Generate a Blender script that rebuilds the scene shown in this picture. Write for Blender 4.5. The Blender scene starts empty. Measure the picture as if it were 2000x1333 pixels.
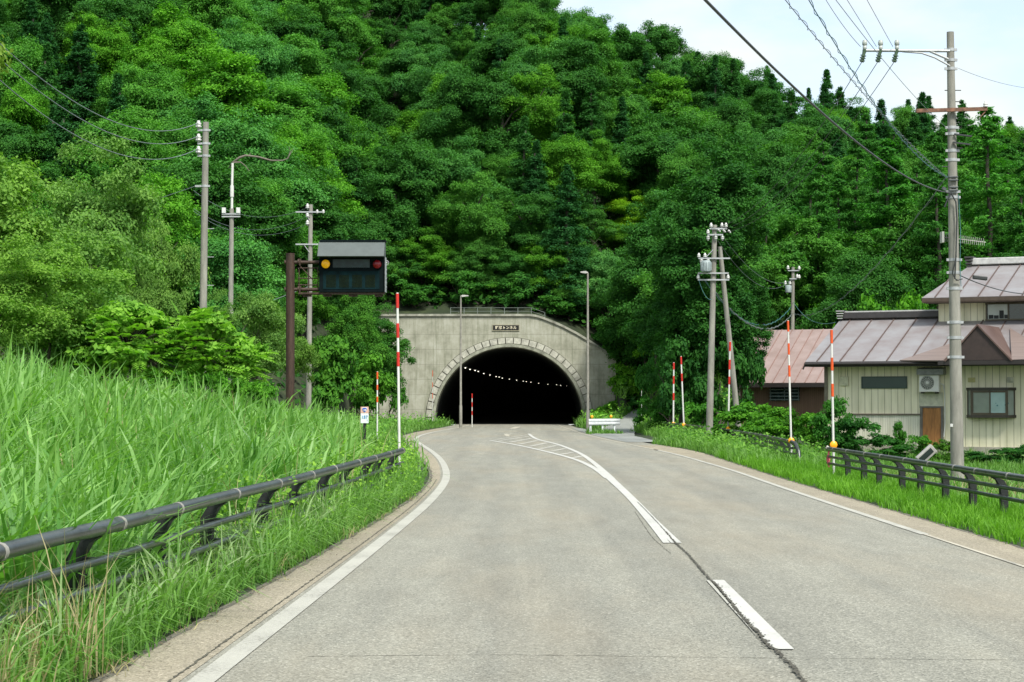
import bpy, bmesh, math, random
import numpy as np
from mathutils import Vector, Matrix
R = math.radians
rng = np.random.default_rng(7)
random.seed(7)
S = bpy.context.scene
COL = S.collection

# ------------------------------------------------------------ camera
F = 3700.0; CAMH = 1.73; HOR = 784.0
PITCH = math.atan((HOR - 666.5) / F)
cd = bpy.data.cameras.new("camera"); cam = bpy.data.objects.new("camera", cd); COL.objects.link(cam)
cam.location = (0, 0, CAMH); cam.rotation_euler = (math.pi/2 + PITCH, 0, 0)
cd.sensor_width = 36; cd.lens = F/2000*36; cd.clip_start = 0.1; cd.clip_end = 9000
S.camera = cam
cd.dof.use_dof = False

def ray(px, py):
    a = (px-1000)/F; b = (666.5-py)/F
    return (a, math.cos(PITCH)-b*math.sin(PITCH), math.sin(PITCH)+b*math.cos(PITCH))
def P(px, py, Y):
    r = ray(px, py); k = Y/r[1]
    return Vector((r[0]*k, Y, CAMH+r[2]*k))
def G(px, py, z=0.0):
    r = ray(px, py); k = (z-CAMH)/r[2]
    return Vector((r[0]*k, r[1]*k, z))
def proj(x, y, z):
    cz = math.sin(PITCH); cy = math.cos(PITCH); z = z-CAMH
    d = y*cy+z*cz; u = -y*cz+z*cy
    return 1000+F*x/d, 666.5-F*u/d

# ------------------------------------------------------------ world, sun, exposure
SUN_EL, SUN_AZ = R(53), R(153)          # azimuth measured clockwise from +Y (the view direction)
w = bpy.data.worlds.new("World"); S.world = w; w.use_nodes = True
nt = w.node_tree; nt.nodes.clear()
def N(tree, t, **kw):
    n = tree.nodes.new(t)
    for k, v in kw.items():
        if k.startswith('i_'): n.inputs[k[2:].replace('_', ' ')].default_value = v
        else: setattr(n, k, v)
    return n
sky = N(nt, 'ShaderNodeTexSky', sky_type='NISHITA'); sky.sun_disc = False
sky.sun_elevation = SUN_EL; sky.sun_rotation = SUN_AZ
sky.air_density = 1.0; sky.dust_density = 1.5; sky.ozone_density = 1.6
tc = N(nt, 'ShaderNodeTexCoord'); mp = N(nt, 'ShaderNodeMapping'); mp.inputs['Scale'].default_value = (1, 1, 2.6)
mp.inputs['Location'].default_value = (0.35, 0.1, 0.2)
no = N(nt, 'ShaderNodeTexNoise'); no.inputs['Scale'].default_value = 5.5; no.inputs['Detail'].default_value = 9; no.inputs['Roughness'].default_value = .52
cr = N(nt, 'ShaderNodeValToRGB'); cr.color_ramp.elements[0].position = .44; cr.color_ramp.elements[0].color = (.38,.38,.38,1)
cr.color_ramp.elements[1].position = .60; cr.color_ramp.elements[1].color = (1,1,1,1)
mx = N(nt, 'ShaderNodeMix', data_type='RGBA'); mx.inputs['B'].default_value = (3.75, 3.9, 3.72, 1)
bg = N(nt, 'ShaderNodeBackground'); bg.inputs['Strength'].default_value = .105
wo = N(nt, 'ShaderNodeOutputWorld')
L = nt.links.new
L(tc.outputs['Generated'], mp.inputs['Vector']); L(mp.outputs[0], no.inputs['Vector']); L(no.outputs[0], cr.inputs[0])
L(cr.outputs[0], mx.inputs['Factor']); L(sky.outputs[0], mx.inputs['A']); L(mx.outputs['Result'], bg.inputs[0]); L(bg.outputs[0], wo.inputs[0])
sd = bpy.data.lights.new("sun", 'SUN'); sd.energy = 2.1; sd.angle = R(12); sd.color = (1, .965, .89)
so = bpy.data.objects.new("sun", sd); COL.objects.link(so)
dv = Vector((math.sin(SUN_AZ)*math.cos(SUN_EL), math.cos(SUN_AZ)*math.cos(SUN_EL), math.sin(SUN_EL)))
so.rotation_euler = dv.to_track_quat('Z', 'Y').to_euler(); so.location = (40, 10, 80)
S.view_settings.view_transform = 'Standard'; S.view_settings.look = 'None'
S.view_settings.exposure = 1.33; S.view_settings.gamma = 1
S.cycles.max_bounces = 6; S.cycles.diffuse_bounces = 3; S.cycles.transmission_bounces = 3; S.cycles.transparent_max_bounces = 6
S.cycles.use_denoising = True

# ------------------------------------------------------------ helpers: tags, meshes
def tag(o, label=None, cat=None, group=None, kind=None):
    if label: o['label'] = label
    if cat: o['category'] = cat
    if group: o['group'] = group
    if kind: o['kind'] = kind
    return o
def empty(name, loc, label=None, cat=None, group=None, rz=0):
    o = bpy.data.objects.new(name, None); COL.objects.link(o); o.location = loc; o.rotation_euler = (0, 0, rz)
    o.empty_display_size = .2
    return tag(o, label, cat, group)
def link(name, me, mat=None, parent=None, loc=None):
    if mat is not None and len(me.materials) == 0: me.materials.append(mat)
    o = bpy.data.objects.new(name, me); COL.objects.link(o)
    if parent is not None: o.parent = parent
    if loc is not None: o.location = loc
    return o
class MB:
    """collects polygons; org is subtracted when built (world coordinates in, local out)"""
    def __init__(s, org=(0,0,0)): s.v = []; s.f = []; s.sm = []; s.org = Vector(org)
    def poly(s, pts, smooth=False):
        b = len(s.v); s.v += [Vector(p) for p in pts]; s.f.append(tuple(range(b, b+len(pts)))); s.sm.append(smooth)
    def grid(s, rows, close=False, smooth=True):
        b = len(s.v); n = len(rows[0])
        for r in rows: s.v += [Vector(p) for p in r]
        for i in range(len(rows)-1):
            for j in range(n if close else n-1):
                k = (j+1) % n
                s.f.append((b+i*n+j, b+i*n+k, b+(i+1)*n+k, b+(i+1)*n+j)); s.sm.append(smooth)
    def box(s, c, d, rz=0, rx=0, ry=0, bev=0):
        M = Matrix.Translation(Vector(c)) @ Matrix.Rotation(rz, 4, 'Z') @ Matrix.Rotation(ry, 4, 'Y') @ Matrix.Rotation(rx, 4, 'X')
        x, y, z = d[0]/2, d[1]/2, d[2]/2
        if bev <= 0:
            q = [M @ Vector(p) for p in [(-x,-y,-z),(x,-y,-z),(x,y,-z),(-x,y,-z),(-x,-y,z),(x,-y,z),(x,y,z),(-x,y,z)]]
            for f in [(0,3,2,1),(4,5,6,7),(0,1,5,4),(1,2,6,5),(2,3,7,6),(3,0,4,7)]: s.poly([q[i] for i in f])
        else:
            bm = bmesh.new(); bmesh.ops.create_cube(bm, size=1)
            for v in bm.verts: v.co = Vector((v.co.x*2*x, v.co.y*2*y, v.co.z*2*z))
            bmesh.ops.bevel(bm, geom=bm.edges[:], offset=bev, segments=2, affect='EDGES', profile=.5)
            b = len(s.v); bm.verts.index_update()
            s.v += [M @ v.co for v in bm.verts]
            for f in bm.faces: s.f.append(tuple(b+v.index for v in f.verts)); s.sm.append(False)
            bm.free()
    def tube(s, pts, rad, n=8, caps=True, smooth=True):
        pts = [Vector(p) for p in pts]; m = len(pts)
        if not hasattr(rad, '__len__'): rad = [rad]*m
        rows = []; ref = None
        for i, p in enumerate(pts):
            d = (pts[min(i+1, m-1)]-pts[max(i-1, 0)]).normalized()
            if ref is None: ref = Vector((0,0,1)) if abs(d.z) < .9 else Vector((0,1,0))
            a = d.cross(ref).normalized(); b = a.cross(d).normalized(); ref = b
            rows.append([p+a*math.cos(2*math.pi*k/n)*rad[i]+b*math.sin(2*math.pi*k/n)*rad[i] for k in range(n)])
        s.grid(rows, True, smooth)
        if caps: s.poly(rows[0][::-1]); s.poly(rows[-1])
    def lathe(s, c, prof, n=16, axis='Z'):
        rows = []
        for r, z in prof:
            row = []
            for k in range(n):
                a = 2*math.pi*k/n
                q = Vector((r*math.cos(a), r*math.sin(a), z))
                if axis == 'Y': q = Vector((q.x, q.z, q.y))
                if axis == 'X': q = Vector((q.z, q.x, q.y))
                row.append(Vector(c)+q)
            rows.append(row)
        s.grid(rows, True, True)
    def extr(s, pts, off):
        off = Vector(off); a = [Vector(p) for p in pts]; b = [p+off for p in a]
        s.poly(a[::-1]); s.poly(b)
        for i in range(len(a)):
            j = (i+1) % len(a); s.poly([a[i], a[j], b[j], b[i]])
    def split(s, name, mat, parent):
        par = list(range(len(s.v))); key = {}
        def fd(a):
            while par[a] != a: par[a] = par[par[a]]; a = par[a]
            return a
        for i, v in enumerate(s.v):
            k = (round(v.x, 4), round(v.y, 4), round(v.z, 4))
            if k in key: par[fd(i)] = fd(key[k])
            else: key[k] = i
        for f in s.f:
            for q in f[1:]: par[fd(q)] = fd(f[0])
        g_ = {}
        for f, sm in zip(s.f, s.sm): g_.setdefault(fd(f[0]), []).append((f, sm))
        for fs in g_.values():
            ids = sorted({q for f, _ in fs for q in f}); ix = {q: i for i, q in enumerate(ids)}
            m2 = MB(s.org); m2.v = [s.v[q] for q in ids]; m2.f = [tuple(ix[q] for q in f) for f, _ in fs]; m2.sm = [q for _, q in fs]; o = m2.build(name, mat, parent)
        return o
    def build(s, name, mat, parent=None, loc=None):
        me = bpy.data.meshes.new(name)
        me.from_pydata([tuple(v-s.org) for v in s.v], [], s.f)
        me.polygons.foreach_set('use_smooth', s.sm); me.update()
        return link(name, me, mat, parent, loc if loc is not None else (s.org if parent is None else None))

def np_mesh(name, V, Q, rnd=None, smooth=False):
    """V (n,3), Q (m,4) quads; rnd per-face float attribute"""
    me = bpy.data.meshes.new(name)
    me.vertices.add(len(V)); me.vertices.foreach_set('co', V.astype(np.float32).ravel())
    me.loops.add(Q.size); me.loops.foreach_set('vertex_index', Q.astype(np.int32).ravel())
    me.polygons.add(len(Q)); me.polygons.foreach_set('loop_start', (np.arange(len(Q))*4).astype(np.int32))
    me.polygons.foreach_set('loop_total', np.full(len(Q), 4, np.int32))
    me.polygons.foreach_set('use_smooth', np.full(len(Q), smooth, bool))
    if rnd is not None:
        at = me.attributes.new('rnd', 'FLOAT', 'FACE'); at.data.foreach_set('value', rnd.astype(np.float32))
    me.update(calc_edges=True)
    return me

# ------------------------------------------------------------ materials
def newmat(name):
    m = bpy.data.materials.new(name); m.use_nodes = True; t = m.node_tree
    return m, t, t.nodes['Principled BSDF'], t.links.new
def ramp(t, stops):
    n = N(t, 'ShaderNodeValToRGB'); e = n.color_ramp.elements
    while len(e) < len(stops): e.new(.5)
    for k, (p, c) in enumerate(stops): e[k].position = p; e[k].color = (*c, 1) if len(c) == 3 else c
    return n
def mat(name, col, rough=.7, metal=0, var=.12, scale=6, bump=0, bscale=40, spec=.5, stretch=None, col2=None, emit=None):
    m, t, b, l = newmat(name)
    tcn = N(t, 'ShaderNodeTexCoord'); mpn = N(t, 'ShaderNodeMapping')
    if stretch: mpn.inputs['Scale'].default_value = stretch
    l(tcn.outputs['Object'], mpn.inputs[0])
    nz = N(t, 'ShaderNodeTexNoise'); nz.inputs['Scale'].default_value = scale; nz.inputs['Detail'].default_value = 6; nz.inputs['Roughness'].default_value = .65
    l(mpn.outputs[0], nz.inputs['Vector'])
    c = Vector(col); c2 = Vector(col2) if col2 else c*(1-var*2.2)
    rp = ramp(t, [(.32, tuple(c2)), (.68, tuple(c*(1+var)))])
    l(nz.outputs[0], rp.inputs[0]); l(rp.outputs[0], b.inputs['Base Color'])
    b.inputs['Roughness'].default_value = rough; b.inputs['Metallic'].default_value = metal
    b.inputs['Specular IOR Level'].default_value = spec
    if bump:
        n2 = N(t, 'ShaderNodeTexNoise'); n2.inputs['Scale'].default_value = bscale; n2.inputs['Detail'].default_value = 4
        l(mpn.outputs[0], n2.inputs['Vector'])
        bp = N(t, 'ShaderNodeBump'); bp.inputs['Strength'].default_value = bump; bp.inputs['Distance'].default_value = .02
        l(n2.outputs[0], bp.inputs['Height']); l(bp.outputs[0], b.inputs['Normal'])
    if emit:
        b.inputs['Emission Color'].default_value = (*emit[0], 1); b.inputs['Emission Strength'].default_value = emit[1]
    return m
def leafmat(name, dark, light, trans=.35, usecol=True, rough=.6, gloss=.25):
    m, t, b, l = newmat(name)
    at = N(t, 'ShaderNodeAttribute'); at.attribute_name = 'rnd'
    rp = ramp(t, [(0, dark), (1, light)]); l(at.outputs['Fac'], rp.inputs[0]); out = rp.outputs[0]
    if usecol:
        oi = N(t, 'ShaderNodeObjectInfo'); mm = N(t, 'ShaderNodeMix', data_type='RGBA', blend_type='MULTIPLY'); mm.inputs['Factor'].default_value = 1
        l(out, mm.inputs['A']); l(oi.outputs['Color'], mm.inputs['B']); out = mm.outputs['Result']
    l(out, b.inputs['Base Color']); b.inputs['Roughness'].default_value = rough; b.inputs['Specular IOR Level'].default_value = gloss
    tr = N(t, 'ShaderNodeBsdfTranslucent'); ms = N(t, 'ShaderNodeMixShader'); ms.inputs[0].default_value = trans
    hs = N(t, 'ShaderNodeMix', data_type='RGBA', blend_type='MULTIPLY'); hs.inputs['Factor'].default_value = 1; hs.inputs['B'].default_value = (1.1, 1.35, .45, 1)
    l(out, hs.inputs['A']); l(hs.outputs['Result'], tr.inputs['Color'])
    l(b.outputs[0], ms.inputs[1]); l(tr.outputs[0], ms.inputs[2])
    l(ms.outputs[0], t.nodes['Material Output'].inputs['Surface'])
    return m

LEAF = leafmat('leaf', (.018,.100,.018), (.088,.270,.036), rough=.7, gloss=.15)
LEAF_FINE = leafmat('leaf_fine', (.055,.15,.04), (.20,.36,.10), trans=.4, rough=.7, gloss=.15)
NEEDLE = leafmat('needle', (.014,.075,.022), (.042,.16,.036), trans=.25, rough=.8, gloss=.1)
GRASS = leafmat('grass_blade', (.05,.16,.02), (.23,.44,.09), trans=.4, usecol=False, rough=.5, gloss=.35)
REED = leafmat('reed_blade', (.045,.19,.02), (.30,.53,.14), trans=.4, usecol=False, rough=.45, gloss=.4)
DRY = leafmat('dry_blade', (.26,.24,.11), (.48,.42,.24), trans=.3, usecol=False)
BARK = mat('bark', (.10,.085,.065), .9, var=.3, scale=5, stretch=(1,1,.2), bump=.6)
CONC = mat('pole_concrete', (.27,.265,.225), .85, var=.17, scale=3, stretch=(2,2,.4), bump=.2)
STEEL = mat('galvanised_steel', (.42,.44,.44), .5, .3, var=.1)
WHITEC = mat('white_porcelain', (.55,.56,.53), .3, var=.05)
CABLE = mat('cable_black', (.03,.035,.035), .5, var=.1)
CABLE_B = mat('cable_grey', (.16,.2,.2), .5, var=.1)
CABLE_T = mat('cable_teal', (.05,.17,.17), .5, var=.1)
RAIL = mat('dark_painted_rail', (.05,.06,.056), .3, .35, var=.25, scale=3, bump=.05, spec=.6)
RAILPOST = mat('dark_painted_post', (.018,.021,.02), .55, .1, var=.25, scale=8, bump=.2)
BAND = mat('rail_joint_band', (.34,.33,.29), .6, .2, var=.15)
RUSTB = mat('brown_painted_steel', (.060,.034,.022), .65, .2, var=.25, scale=4, stretch=(3,3,.5))
RED = mat('red_band', (.55,.02,.012), .5, var=.1)
ORANGE = mat('orange_band', (.72,.09,.012), .5, var=.1)
WHITEP = mat('white_pole', (.66,.66,.62), .5, var=.08, stretch=(1,1,.3))
REFLY = mat('orange_reflector', (.95,.36,.01), .3, var=.04, emit=((1,.4,.02), .12))

# asphalt
def asphalt(name, base, dark, light, stain, stain_amt):
    m, t, b, l = newmat(name)
    tcn = N(t, 'ShaderNodeTexCoord'); o = tcn.outputs['Object']
    v = N(t, 'ShaderNodeTexVoronoi'); v.inputs['Scale'].default_value = 75; l(o, v.inputs['Vector'])
    rc = ramp(t, [(0, dark), (.45, base), (.86, base), (1, light)])
    sep = N(t, 'ShaderNodeSeparateColor'); l(v.outputs['Color'], sep.inputs[0]); l(sep.outputs[0], rc.inputs[0])
    n1 = N(t, 'ShaderNodeTexNoise'); n1.inputs['Scale'].default_value = .45; n1.inputs['Detail'].default_value = 5; n1.inputs['Roughness'].default_value = .6
    mpn = N(t, 'ShaderNodeMapping'); mpn.inputs['Scale'].default_value = (1, .22, 1); l(o, mpn.inputs[0]); l(mpn.outputs[0], n1.inputs['Vector'])
    r1 = ramp(t, [(.45, (0,0,0)), (.72, (1,1,1))]); l(n1.outputs[0], r1.inputs[0])
    ml = N(t, 'ShaderNodeMath', operation='MULTIPLY'); ml.inputs[1].default_value = stain_amt; l(r1.outputs[0], ml.inputs[0])
    m1 = N(t, 'ShaderNodeMix', data_type='RGBA'); l(ml.outputs[0], m1.inputs['Factor']); l(rc.outputs[0], m1.inputs['A']); m1.inputs['B'].default_value = (*stain, 1)
    n2 = N(t, 'ShaderNodeTexNoise'); n2.inputs['Scale'].default_value = 2.2; n2.inputs['Detail'].default_value = 8; n2.inputs['Roughness'].default_value = .7; l(mpn.outputs[0], n2.inputs['Vector'])
    r2 = ramp(t, [(.3, (.84,.84,.84)), (.7, (1.08,1.08,1.08))]); l(n2.outputs[0], r2.inputs[0])
    m2 = N(t, 'ShaderNodeMix', data_type='RGBA', blend_type='MULTIPLY'); m2.inputs['Factor'].default_value = 1; l(m1.outputs['Result'], m2.inputs['A']); l(r2.outputs[0], m2.inputs['B'])
    n3 = N(t, 'ShaderNodeTexNoise'); n3.inputs['Scale'].default_value = 26; n3.inputs['Detail'].default_value = 3; l(o, n3.inputs['Vector'])
    r3 = ramp(t, [(.3, (.85,.86,.86)), (.7, (1.12,1.12,1.11))]); l(n3.outputs[0], r3.inputs[0])
    m3 = N(t, 'ShaderNodeMix', data_type='RGBA', blend_type='MULTIPLY'); m3.inputs['Factor'].default_value = 1; l(m2.outputs['Result'], m3.inputs['A']); l(r3.outputs[0], m3.inputs['B'])
    mq = N(t, 'ShaderNodeMapping'); mq.inputs['Scale'].default_value = (1.1, .035, 1); l(o, mq.inputs[0])
    n4 = N(t, 'ShaderNodeTexNoise'); n4.inputs['Scale'].default_value = 1.0; n4.inputs['Detail'].default_value = 4; n4.inputs['Roughness'].default_value = .55; l(mq.outputs[0], n4.inputs['Vector'])
    r4 = ramp(t, [(.36, (.86,.865,.87)), (.6, (1.05,1.045,1.03))]); l(n4.outputs[0], r4.inputs[0])
    m4 = N(t, 'ShaderNodeMix', data_type='RGBA', blend_type='MULTIPLY'); m4.inputs['Factor'].default_value = 1; l(m3.outputs['Result'], m4.inputs['A']); l(r4.outputs[0], m4.inputs['B'])
    l(m4.outputs['Result'], b.inputs['Base Color']); b.inputs['Roughness'].default_value = .85; b.inputs['Specular IOR Level'].default_value = .3
    bp = N(t, 'ShaderNodeBump'); bp.inputs['Strength'].default_value = .5; bp.inputs['Distance'].default_value = .006
    l(v.outputs['Distance'], bp.inputs['Height']); l(bp.outputs[0], b.inputs['Normal'])
    return m
ASPH = asphalt('asphalt_worn', (.272,.268,.226), (.14,.14,.118), (.45,.44,.38), (.31,.262,.185), .45)
SHOULDER = asphalt('asphalt_sandy', (.325,.29,.22), (.18,.16,.12), (.48,.43,.34), (.29,.25,.18), .6)
ASPH2 = asphalt('asphalt_side', (.27,.285,.27), (.2,.21,.2), (.38,.39,.37), (.24,.24,.2), .3)
def paint(name, col, wear):
    m, t, b, l = newmat(name)
    tcn = N(t, 'ShaderNodeTexCoord'); o = tcn.outputs['Object']
    n1 = N(t, 'ShaderNodeTexNoise'); n1.inputs['Scale'].default_value = 30; n1.inputs['Detail'].default_value = 8; n1.inputs['Roughness'].default_value = .8; l(o, n1.inputs['Vector'])
    n2 = N(t, 'ShaderNodeTexNoise'); n2.inputs['Scale'].default_value = 1.2; n2.inputs['Detail'].default_value = 3; l(o, n2.inputs['Vector'])
    ad = N(t, 'ShaderNodeMath', operation='MULTIPLY_ADD'); ad.inputs[1].default_value = .5; l(n2.outputs[0], ad.inputs[0]); l(n1.outputs[0], ad.inputs[2])
    r1 = ramp(t, [(wear, (.24,.235,.2)), (wear+.06, tuple(Vector(col)*.85)), (wear+.25, col)]); l(ad.outputs[0], r1.inputs[0])
    l(r1.outputs[0], b.inputs['Base Color']); b.inputs['Roughness'].default_value = .7
    return m
PAINT = paint('road_paint_white', (.43,.425,.37), .61)
PAINT_W = paint('road_paint_bright', (.50,.50,.46), .575)
PAINT_F = paint('road_paint_faded', (.48,.45,.36), .64)
CRACK = mat('crack_dark', (.085,.08,.06), .95, var=.4, scale=30)

# ------------------------------------------------------------ terrain
Lline = [(-10,-2.3),(5,-2.05),(11.7,-1.9),(13.9,-1.83),(21.3,-1.63),(32.2,-1.39),(41.8,-1.40),(50.4,-1.76),(58,-2.2),(66.7,-2.85),(75,-3.55),(84,-4.27),(94,-4.62),(105,-4.45),(121,-3.65),(136,-3.1),(150,-3.1)]
Rline = [(-10,5.3),(19.8,5.34),(29.4,5.36),(40,5.42),(46.4,5.52),(60.7,5.38),(71.9,4.9),(86,4.2),(101.6,3.72),(128,3.4),(150,3.3)]
Ledge = [(-10,-2.75),(11.7,-2.62),(16,-2.42),(21,-2.2),(28,-1.95),(36,-1.72),(44,-1.85),(54,-2.5),(70,-3.9),(84,-5.1),(94,-5.5),(105,-5.4),(121,-4.7),(136,-4.2),(150,-4.2)]
Redge = [(-10,6.0),(22.3,6.03),(43,6.05),(63.4,6.4),(70,6.2),(78,5.6),(86,5.2),(101.6,4.5),(128,4.2),(150,4.2)]
def spl(tab, y): 
    a = np.array(tab, float)
    return np.interp(y, a[:,0], a[:,1])
def smooth_tab(tab):
    a = np.array(tab, float); ys = np.linspace(a[0,0], a[-1,0], 260); xs = np.interp(ys, a[:,0], a[:,1])
    k = np.ones(13)/13; xp = np.pad(xs, 6, mode='edge'); 
    # edge padding flattens the ends a little, far from view
    return [(float(y), float(x)) for y, x in zip(ys, np.convolve(xp, k, 'valid'))]
Lline, Rline, Ledge, Redge = map(smooth_tab, (Lline, Rline, Ledge, Redge))
Lrail = [(4,-3.3),(11.7,-3.16),(14.4,-2.98),(18.5,-2.8),(22,-2.6),(29,-2.3),(35.8,-2.06)]
PORT_TOP = [(-11.5,7.97),(1.3,7.97),(2.25,7.76),(3.76,7.14),(5.64,6.09),(7.63,4.70)]
CREST = [(-90,95),(-60,80),(-30,61),(-10,49),(3.8,42),(12.7,37.5),(25.4,34),(38,29.5),(51,27.5),(63.5,25),(90,22),(140,10),(200,0)]
Y0 = [(-90,62),(-40,84),(-22,98),(-14,106),(-9.2,122),(7.6,128),(12,118),(20,114),(30,108),(70,100),(200,100)]
def ss(a, b, x):
    t = np.clip((x-a)/(b-a), 0, 1); return t*t*(3-2*t)
SRL = ([94,103,113,122,130,140],[4.6,3.6+.6,5.25,6.76,7.9,9.2]); SRR = ([78,90,94,106,118,130,140],[6.25,6.1,6.0,6.9,7.95,9.0,10.2]); SRZ = ([94,103,113,122,130,140],[0,.02,.12,.42,.82,1.3])
xL_ = lambda y: np.interp(y, *SRL)
xR_ = lambda y: np.interp(y, *SRR)
zS_ = lambda y: np.interp(y, *SRZ)
def H(x, y):
    x = np.asarray(x, float); y = np.asarray(y, float)
    cr_ = np.interp(x, *zip(*CREST)); y0 = np.interp(x, *zip(*Y0))
    inp = (x > -11.0) & (x < 7.6)
    zp = np.interp(x, *zip(*PORT_TOP))-.12
    t_out = np.clip((y-y0)/(235-y0), 0, 1)
    h_out = cr_*t_out*(.75+.25*t_out)
    t_in = np.clip((y-140.4)/(235-140.4), 0, 1)
    h_in = np.where(y > 140.4, zp+(cr_-zp)*t_in, 0)
    h = np.where(inp, h_in, h_out)
    # gully left of the middle spur, and the spur itself
    gx = np.interp(y, [140, 210], [-9, -14]); h = h-7.5*np.exp(-((x-gx)/5.0)**2)*ss(146, 165, y)*(1-ss(185, 212, y))
    mx_ = np.interp(y, [145, 215], [9.5, -2]); h = h+5.5*np.exp(-((x-mx_)/6.0)**2)*ss(146, 165, y)*(1-ss(205, 235, y))
    # behind the crest it falls away
    h = np.where(y > 240, h*(1-ss(240, 420, y)), h)
    # bank at the left
    le = np.interp(y, [q[0] for q in Ledge], [q[1] for q in Ledge])
    re = np.interp(y, [q[0] for q in Redge], [q[1] for q in Redge])
    d = le-x
    fade = np.interp(y, [0, 14, 22, 40, 60, 85, 115], [.9, .95, 1, .85, .62, .45, .3])
    bank = (1.25*ss(1.2, 5.5, d)+.17*np.clip(d-5, 0, 9))*fade
    e = x-re
    right = -.16*ss(.2, 1.8, e)-.25*ss(2.2, 4.5, e)
    right = right*(1-ss(60, 75, y)*.6)
    hh = h+np.where(d > 0, bank, 0)*(1-ss(120, 136, y))+np.where(e > 0, right, 0)*(1-ss(90, 110, y))
    # rising ground right of the portal
    hh = hh+np.where(e > 0, 1, 0)*1.6*ss(.4, 3.4, x-xR_(y))*ss(104, 126, y)*(1-ss(126, 138, y))*(x < 20)
    road = (d < .05) & (e < .05) & (y < 140.4)
    hh = np.where(road, -.06, hh+.0)
    cor = (y > 79) & (y < 139) & (x > np.where(y < 100, 4.3, xL_(y)-.35)) & (x < xR_(y)+.35) & ~road
    hh = np.where(cor, zS_(y)-.07, hh)
    return hh
def Hs(x, y): return float(H(x, y))

xs = np.concatenate([np.arange(-2200, -160, 170), np.arange(-160, -40, 6), np.arange(-40, -14, 1.2), np.arange(-14, 14, .35), np.arange(14, 45, 1.0), np.arange(45, 130, 5), np.arange(130, 2300, 170)])
ys = np.concatenate([np.arange(-400, -20, 40), np.arange(-20, 60, .8), np.arange(60, 138, 1.2), np.array([138.6, 139.4, 140.3, 140.5, 141.5, 143]), np.arange(145, 250, 2.5), np.arange(250, 460, 14), np.arange(460, 4200, 220)])
XX, YY = np.meshgrid(xs, ys); ZZ = H(XX, YY)
ZZ = ZZ+np.where((np.abs(XX) < 60) & (YY < 140) & (ZZ > -.05), .03*np.sin(XX*3.1+YY*1.7)*np.cos(YY*2.3), 0)
nx, ny = len(xs), len(ys)
V = np.stack([XX.ravel(), YY.ravel(), ZZ.ravel()], 1)
ii = (np.arange(ny-1)[:, None]*nx+np.arange(nx-1)[None]).ravel()
Q = np.stack([ii, ii+1, ii+1+nx, ii+nx], 1)
# cut the ground out where the tunnel runs into the hill (the step behind the portal wall)
cx = (XX.ravel()[Q].mean(1)); cy = (YY.ravel()[Q].mean(1)); zr = ZZ.ravel()[Q]
keep = ~((np.abs(cx+.2) < 5.6) & (zr.max(1)-zr.min(1) > 4) & (cy > 138) & (cy < 142))
Q = Q[keep]
m, t, b, l = newmat('forest_floor_and_turf')
gq = N(t, 'ShaderNodeNewGeometry'); nz = N(t, 'ShaderNodeTexNoise'); nz.inputs['Scale'].default_value = .8; nz.inputs['Detail'].default_value = 8; nz.inputs['Roughness'].default_value = .7
l(gq.outputs['Position'], nz.inputs['Vector'])
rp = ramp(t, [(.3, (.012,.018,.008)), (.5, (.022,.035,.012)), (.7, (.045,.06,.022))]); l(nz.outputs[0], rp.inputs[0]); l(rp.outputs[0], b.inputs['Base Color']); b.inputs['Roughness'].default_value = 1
GROUND = m
tag(link('ground', np_mesh('ground', V, Q, smooth=True), GROUND), kind='structure')

# ------------------------------------------------------------ road
def strip(name, A, B, z, mt, y0=-10, y1=142, n=260, crown=0):
    ysr = np.linspace(y0, y1, n); mb = MB(); 
    rows = []
    for y in ysr:
        a, c = float(spl(A, y)), float(spl(B, y)); rows.append([(a+(c-a)*k/6, y, z) for k in range(7)])
    mb.grid([r[::-1] for r in rows], False, True)
    return tag(mb.build(name, mt), kind='structure')
strip('road', Ledge, Redge, 0, ASPH)
strip('road_shoulder', Ledge, [(y, x-.16) for y, x in Lline], .004, SHOULDER, y1=120)
strip('road_shoulder', [(y, x+.04) for y, x in Rline], Redge, .004, SHOULDER, y1=74)
def ribbon(mb, pts, w, z, step=.5, jit=0):
    P_ = [Vector((p[0], p[1], z)) for p in pts]; out = []
    # dense resample with Catmull-Rom
    for i in range(len(P_)-1):
        p0, p1, p2, p3 = P_[max(i-1, 0)], P_[i], P_[i+1], P_[min(i+2, len(P_)-1)]
        n = max(2, int((p2-p1).length/step))
        for k in range(n):
            s = k/n
            out.append(.5*((2*p1)+(-p0+p2)*s+(2*p0-5*p1+4*p2-p3)*s*s+(-p0+3*p1-3*p2+p3)*s**3))
    out.append(P_[-1]); rows = []
    for i, p in enumerate(out):
        d = (out[min(i+1, len(out)-1)]-out[max(i-1, 0)]).normalized(); nrm = Vector((d.y, -d.x, 0))
        ww = w/2*(1+jit*random.uniform(-1, 1)); o = nrm*jit*w*random.uniform(-.6, .6) if jit else Vector()
        rows.append([p-nrm*ww+o, p+nrm*ww+o])
    mb.grid(rows, False, False)
mb = MB(); ribbon(mb, [(x-.02, y) for y, x in Lline[::6] if y < 122], .17, .008); tag(mb.build('edge_line', PAINT), kind='structure')
mb = MB(); ribbon(mb, [(x, y) for y, x in Lline[::6] if 118 < y < 141], .13, .008); tag(mb.build('edge_line', PAINT_F), kind='structure')
mb = MB(); ribbon(mb, [(x, y) for y, x in Rline[::2] if 23.4 < y < 68], .12, .008); tag(mb.build('edge_line', PAINT), kind='structure')
mb = MB(); ribbon(mb, [(x, y) for y, x in Rline[::2] if y < 25.2], .055, .008); ribbon(mb, [(x, y) for y, x in Rline[::2] if 66.5 < y < 140], .09, .008); tag(mb.build('edge_line', PAINT_F), kind='structure')
g = lambda a: tuple(G(*a))[:2]
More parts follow.
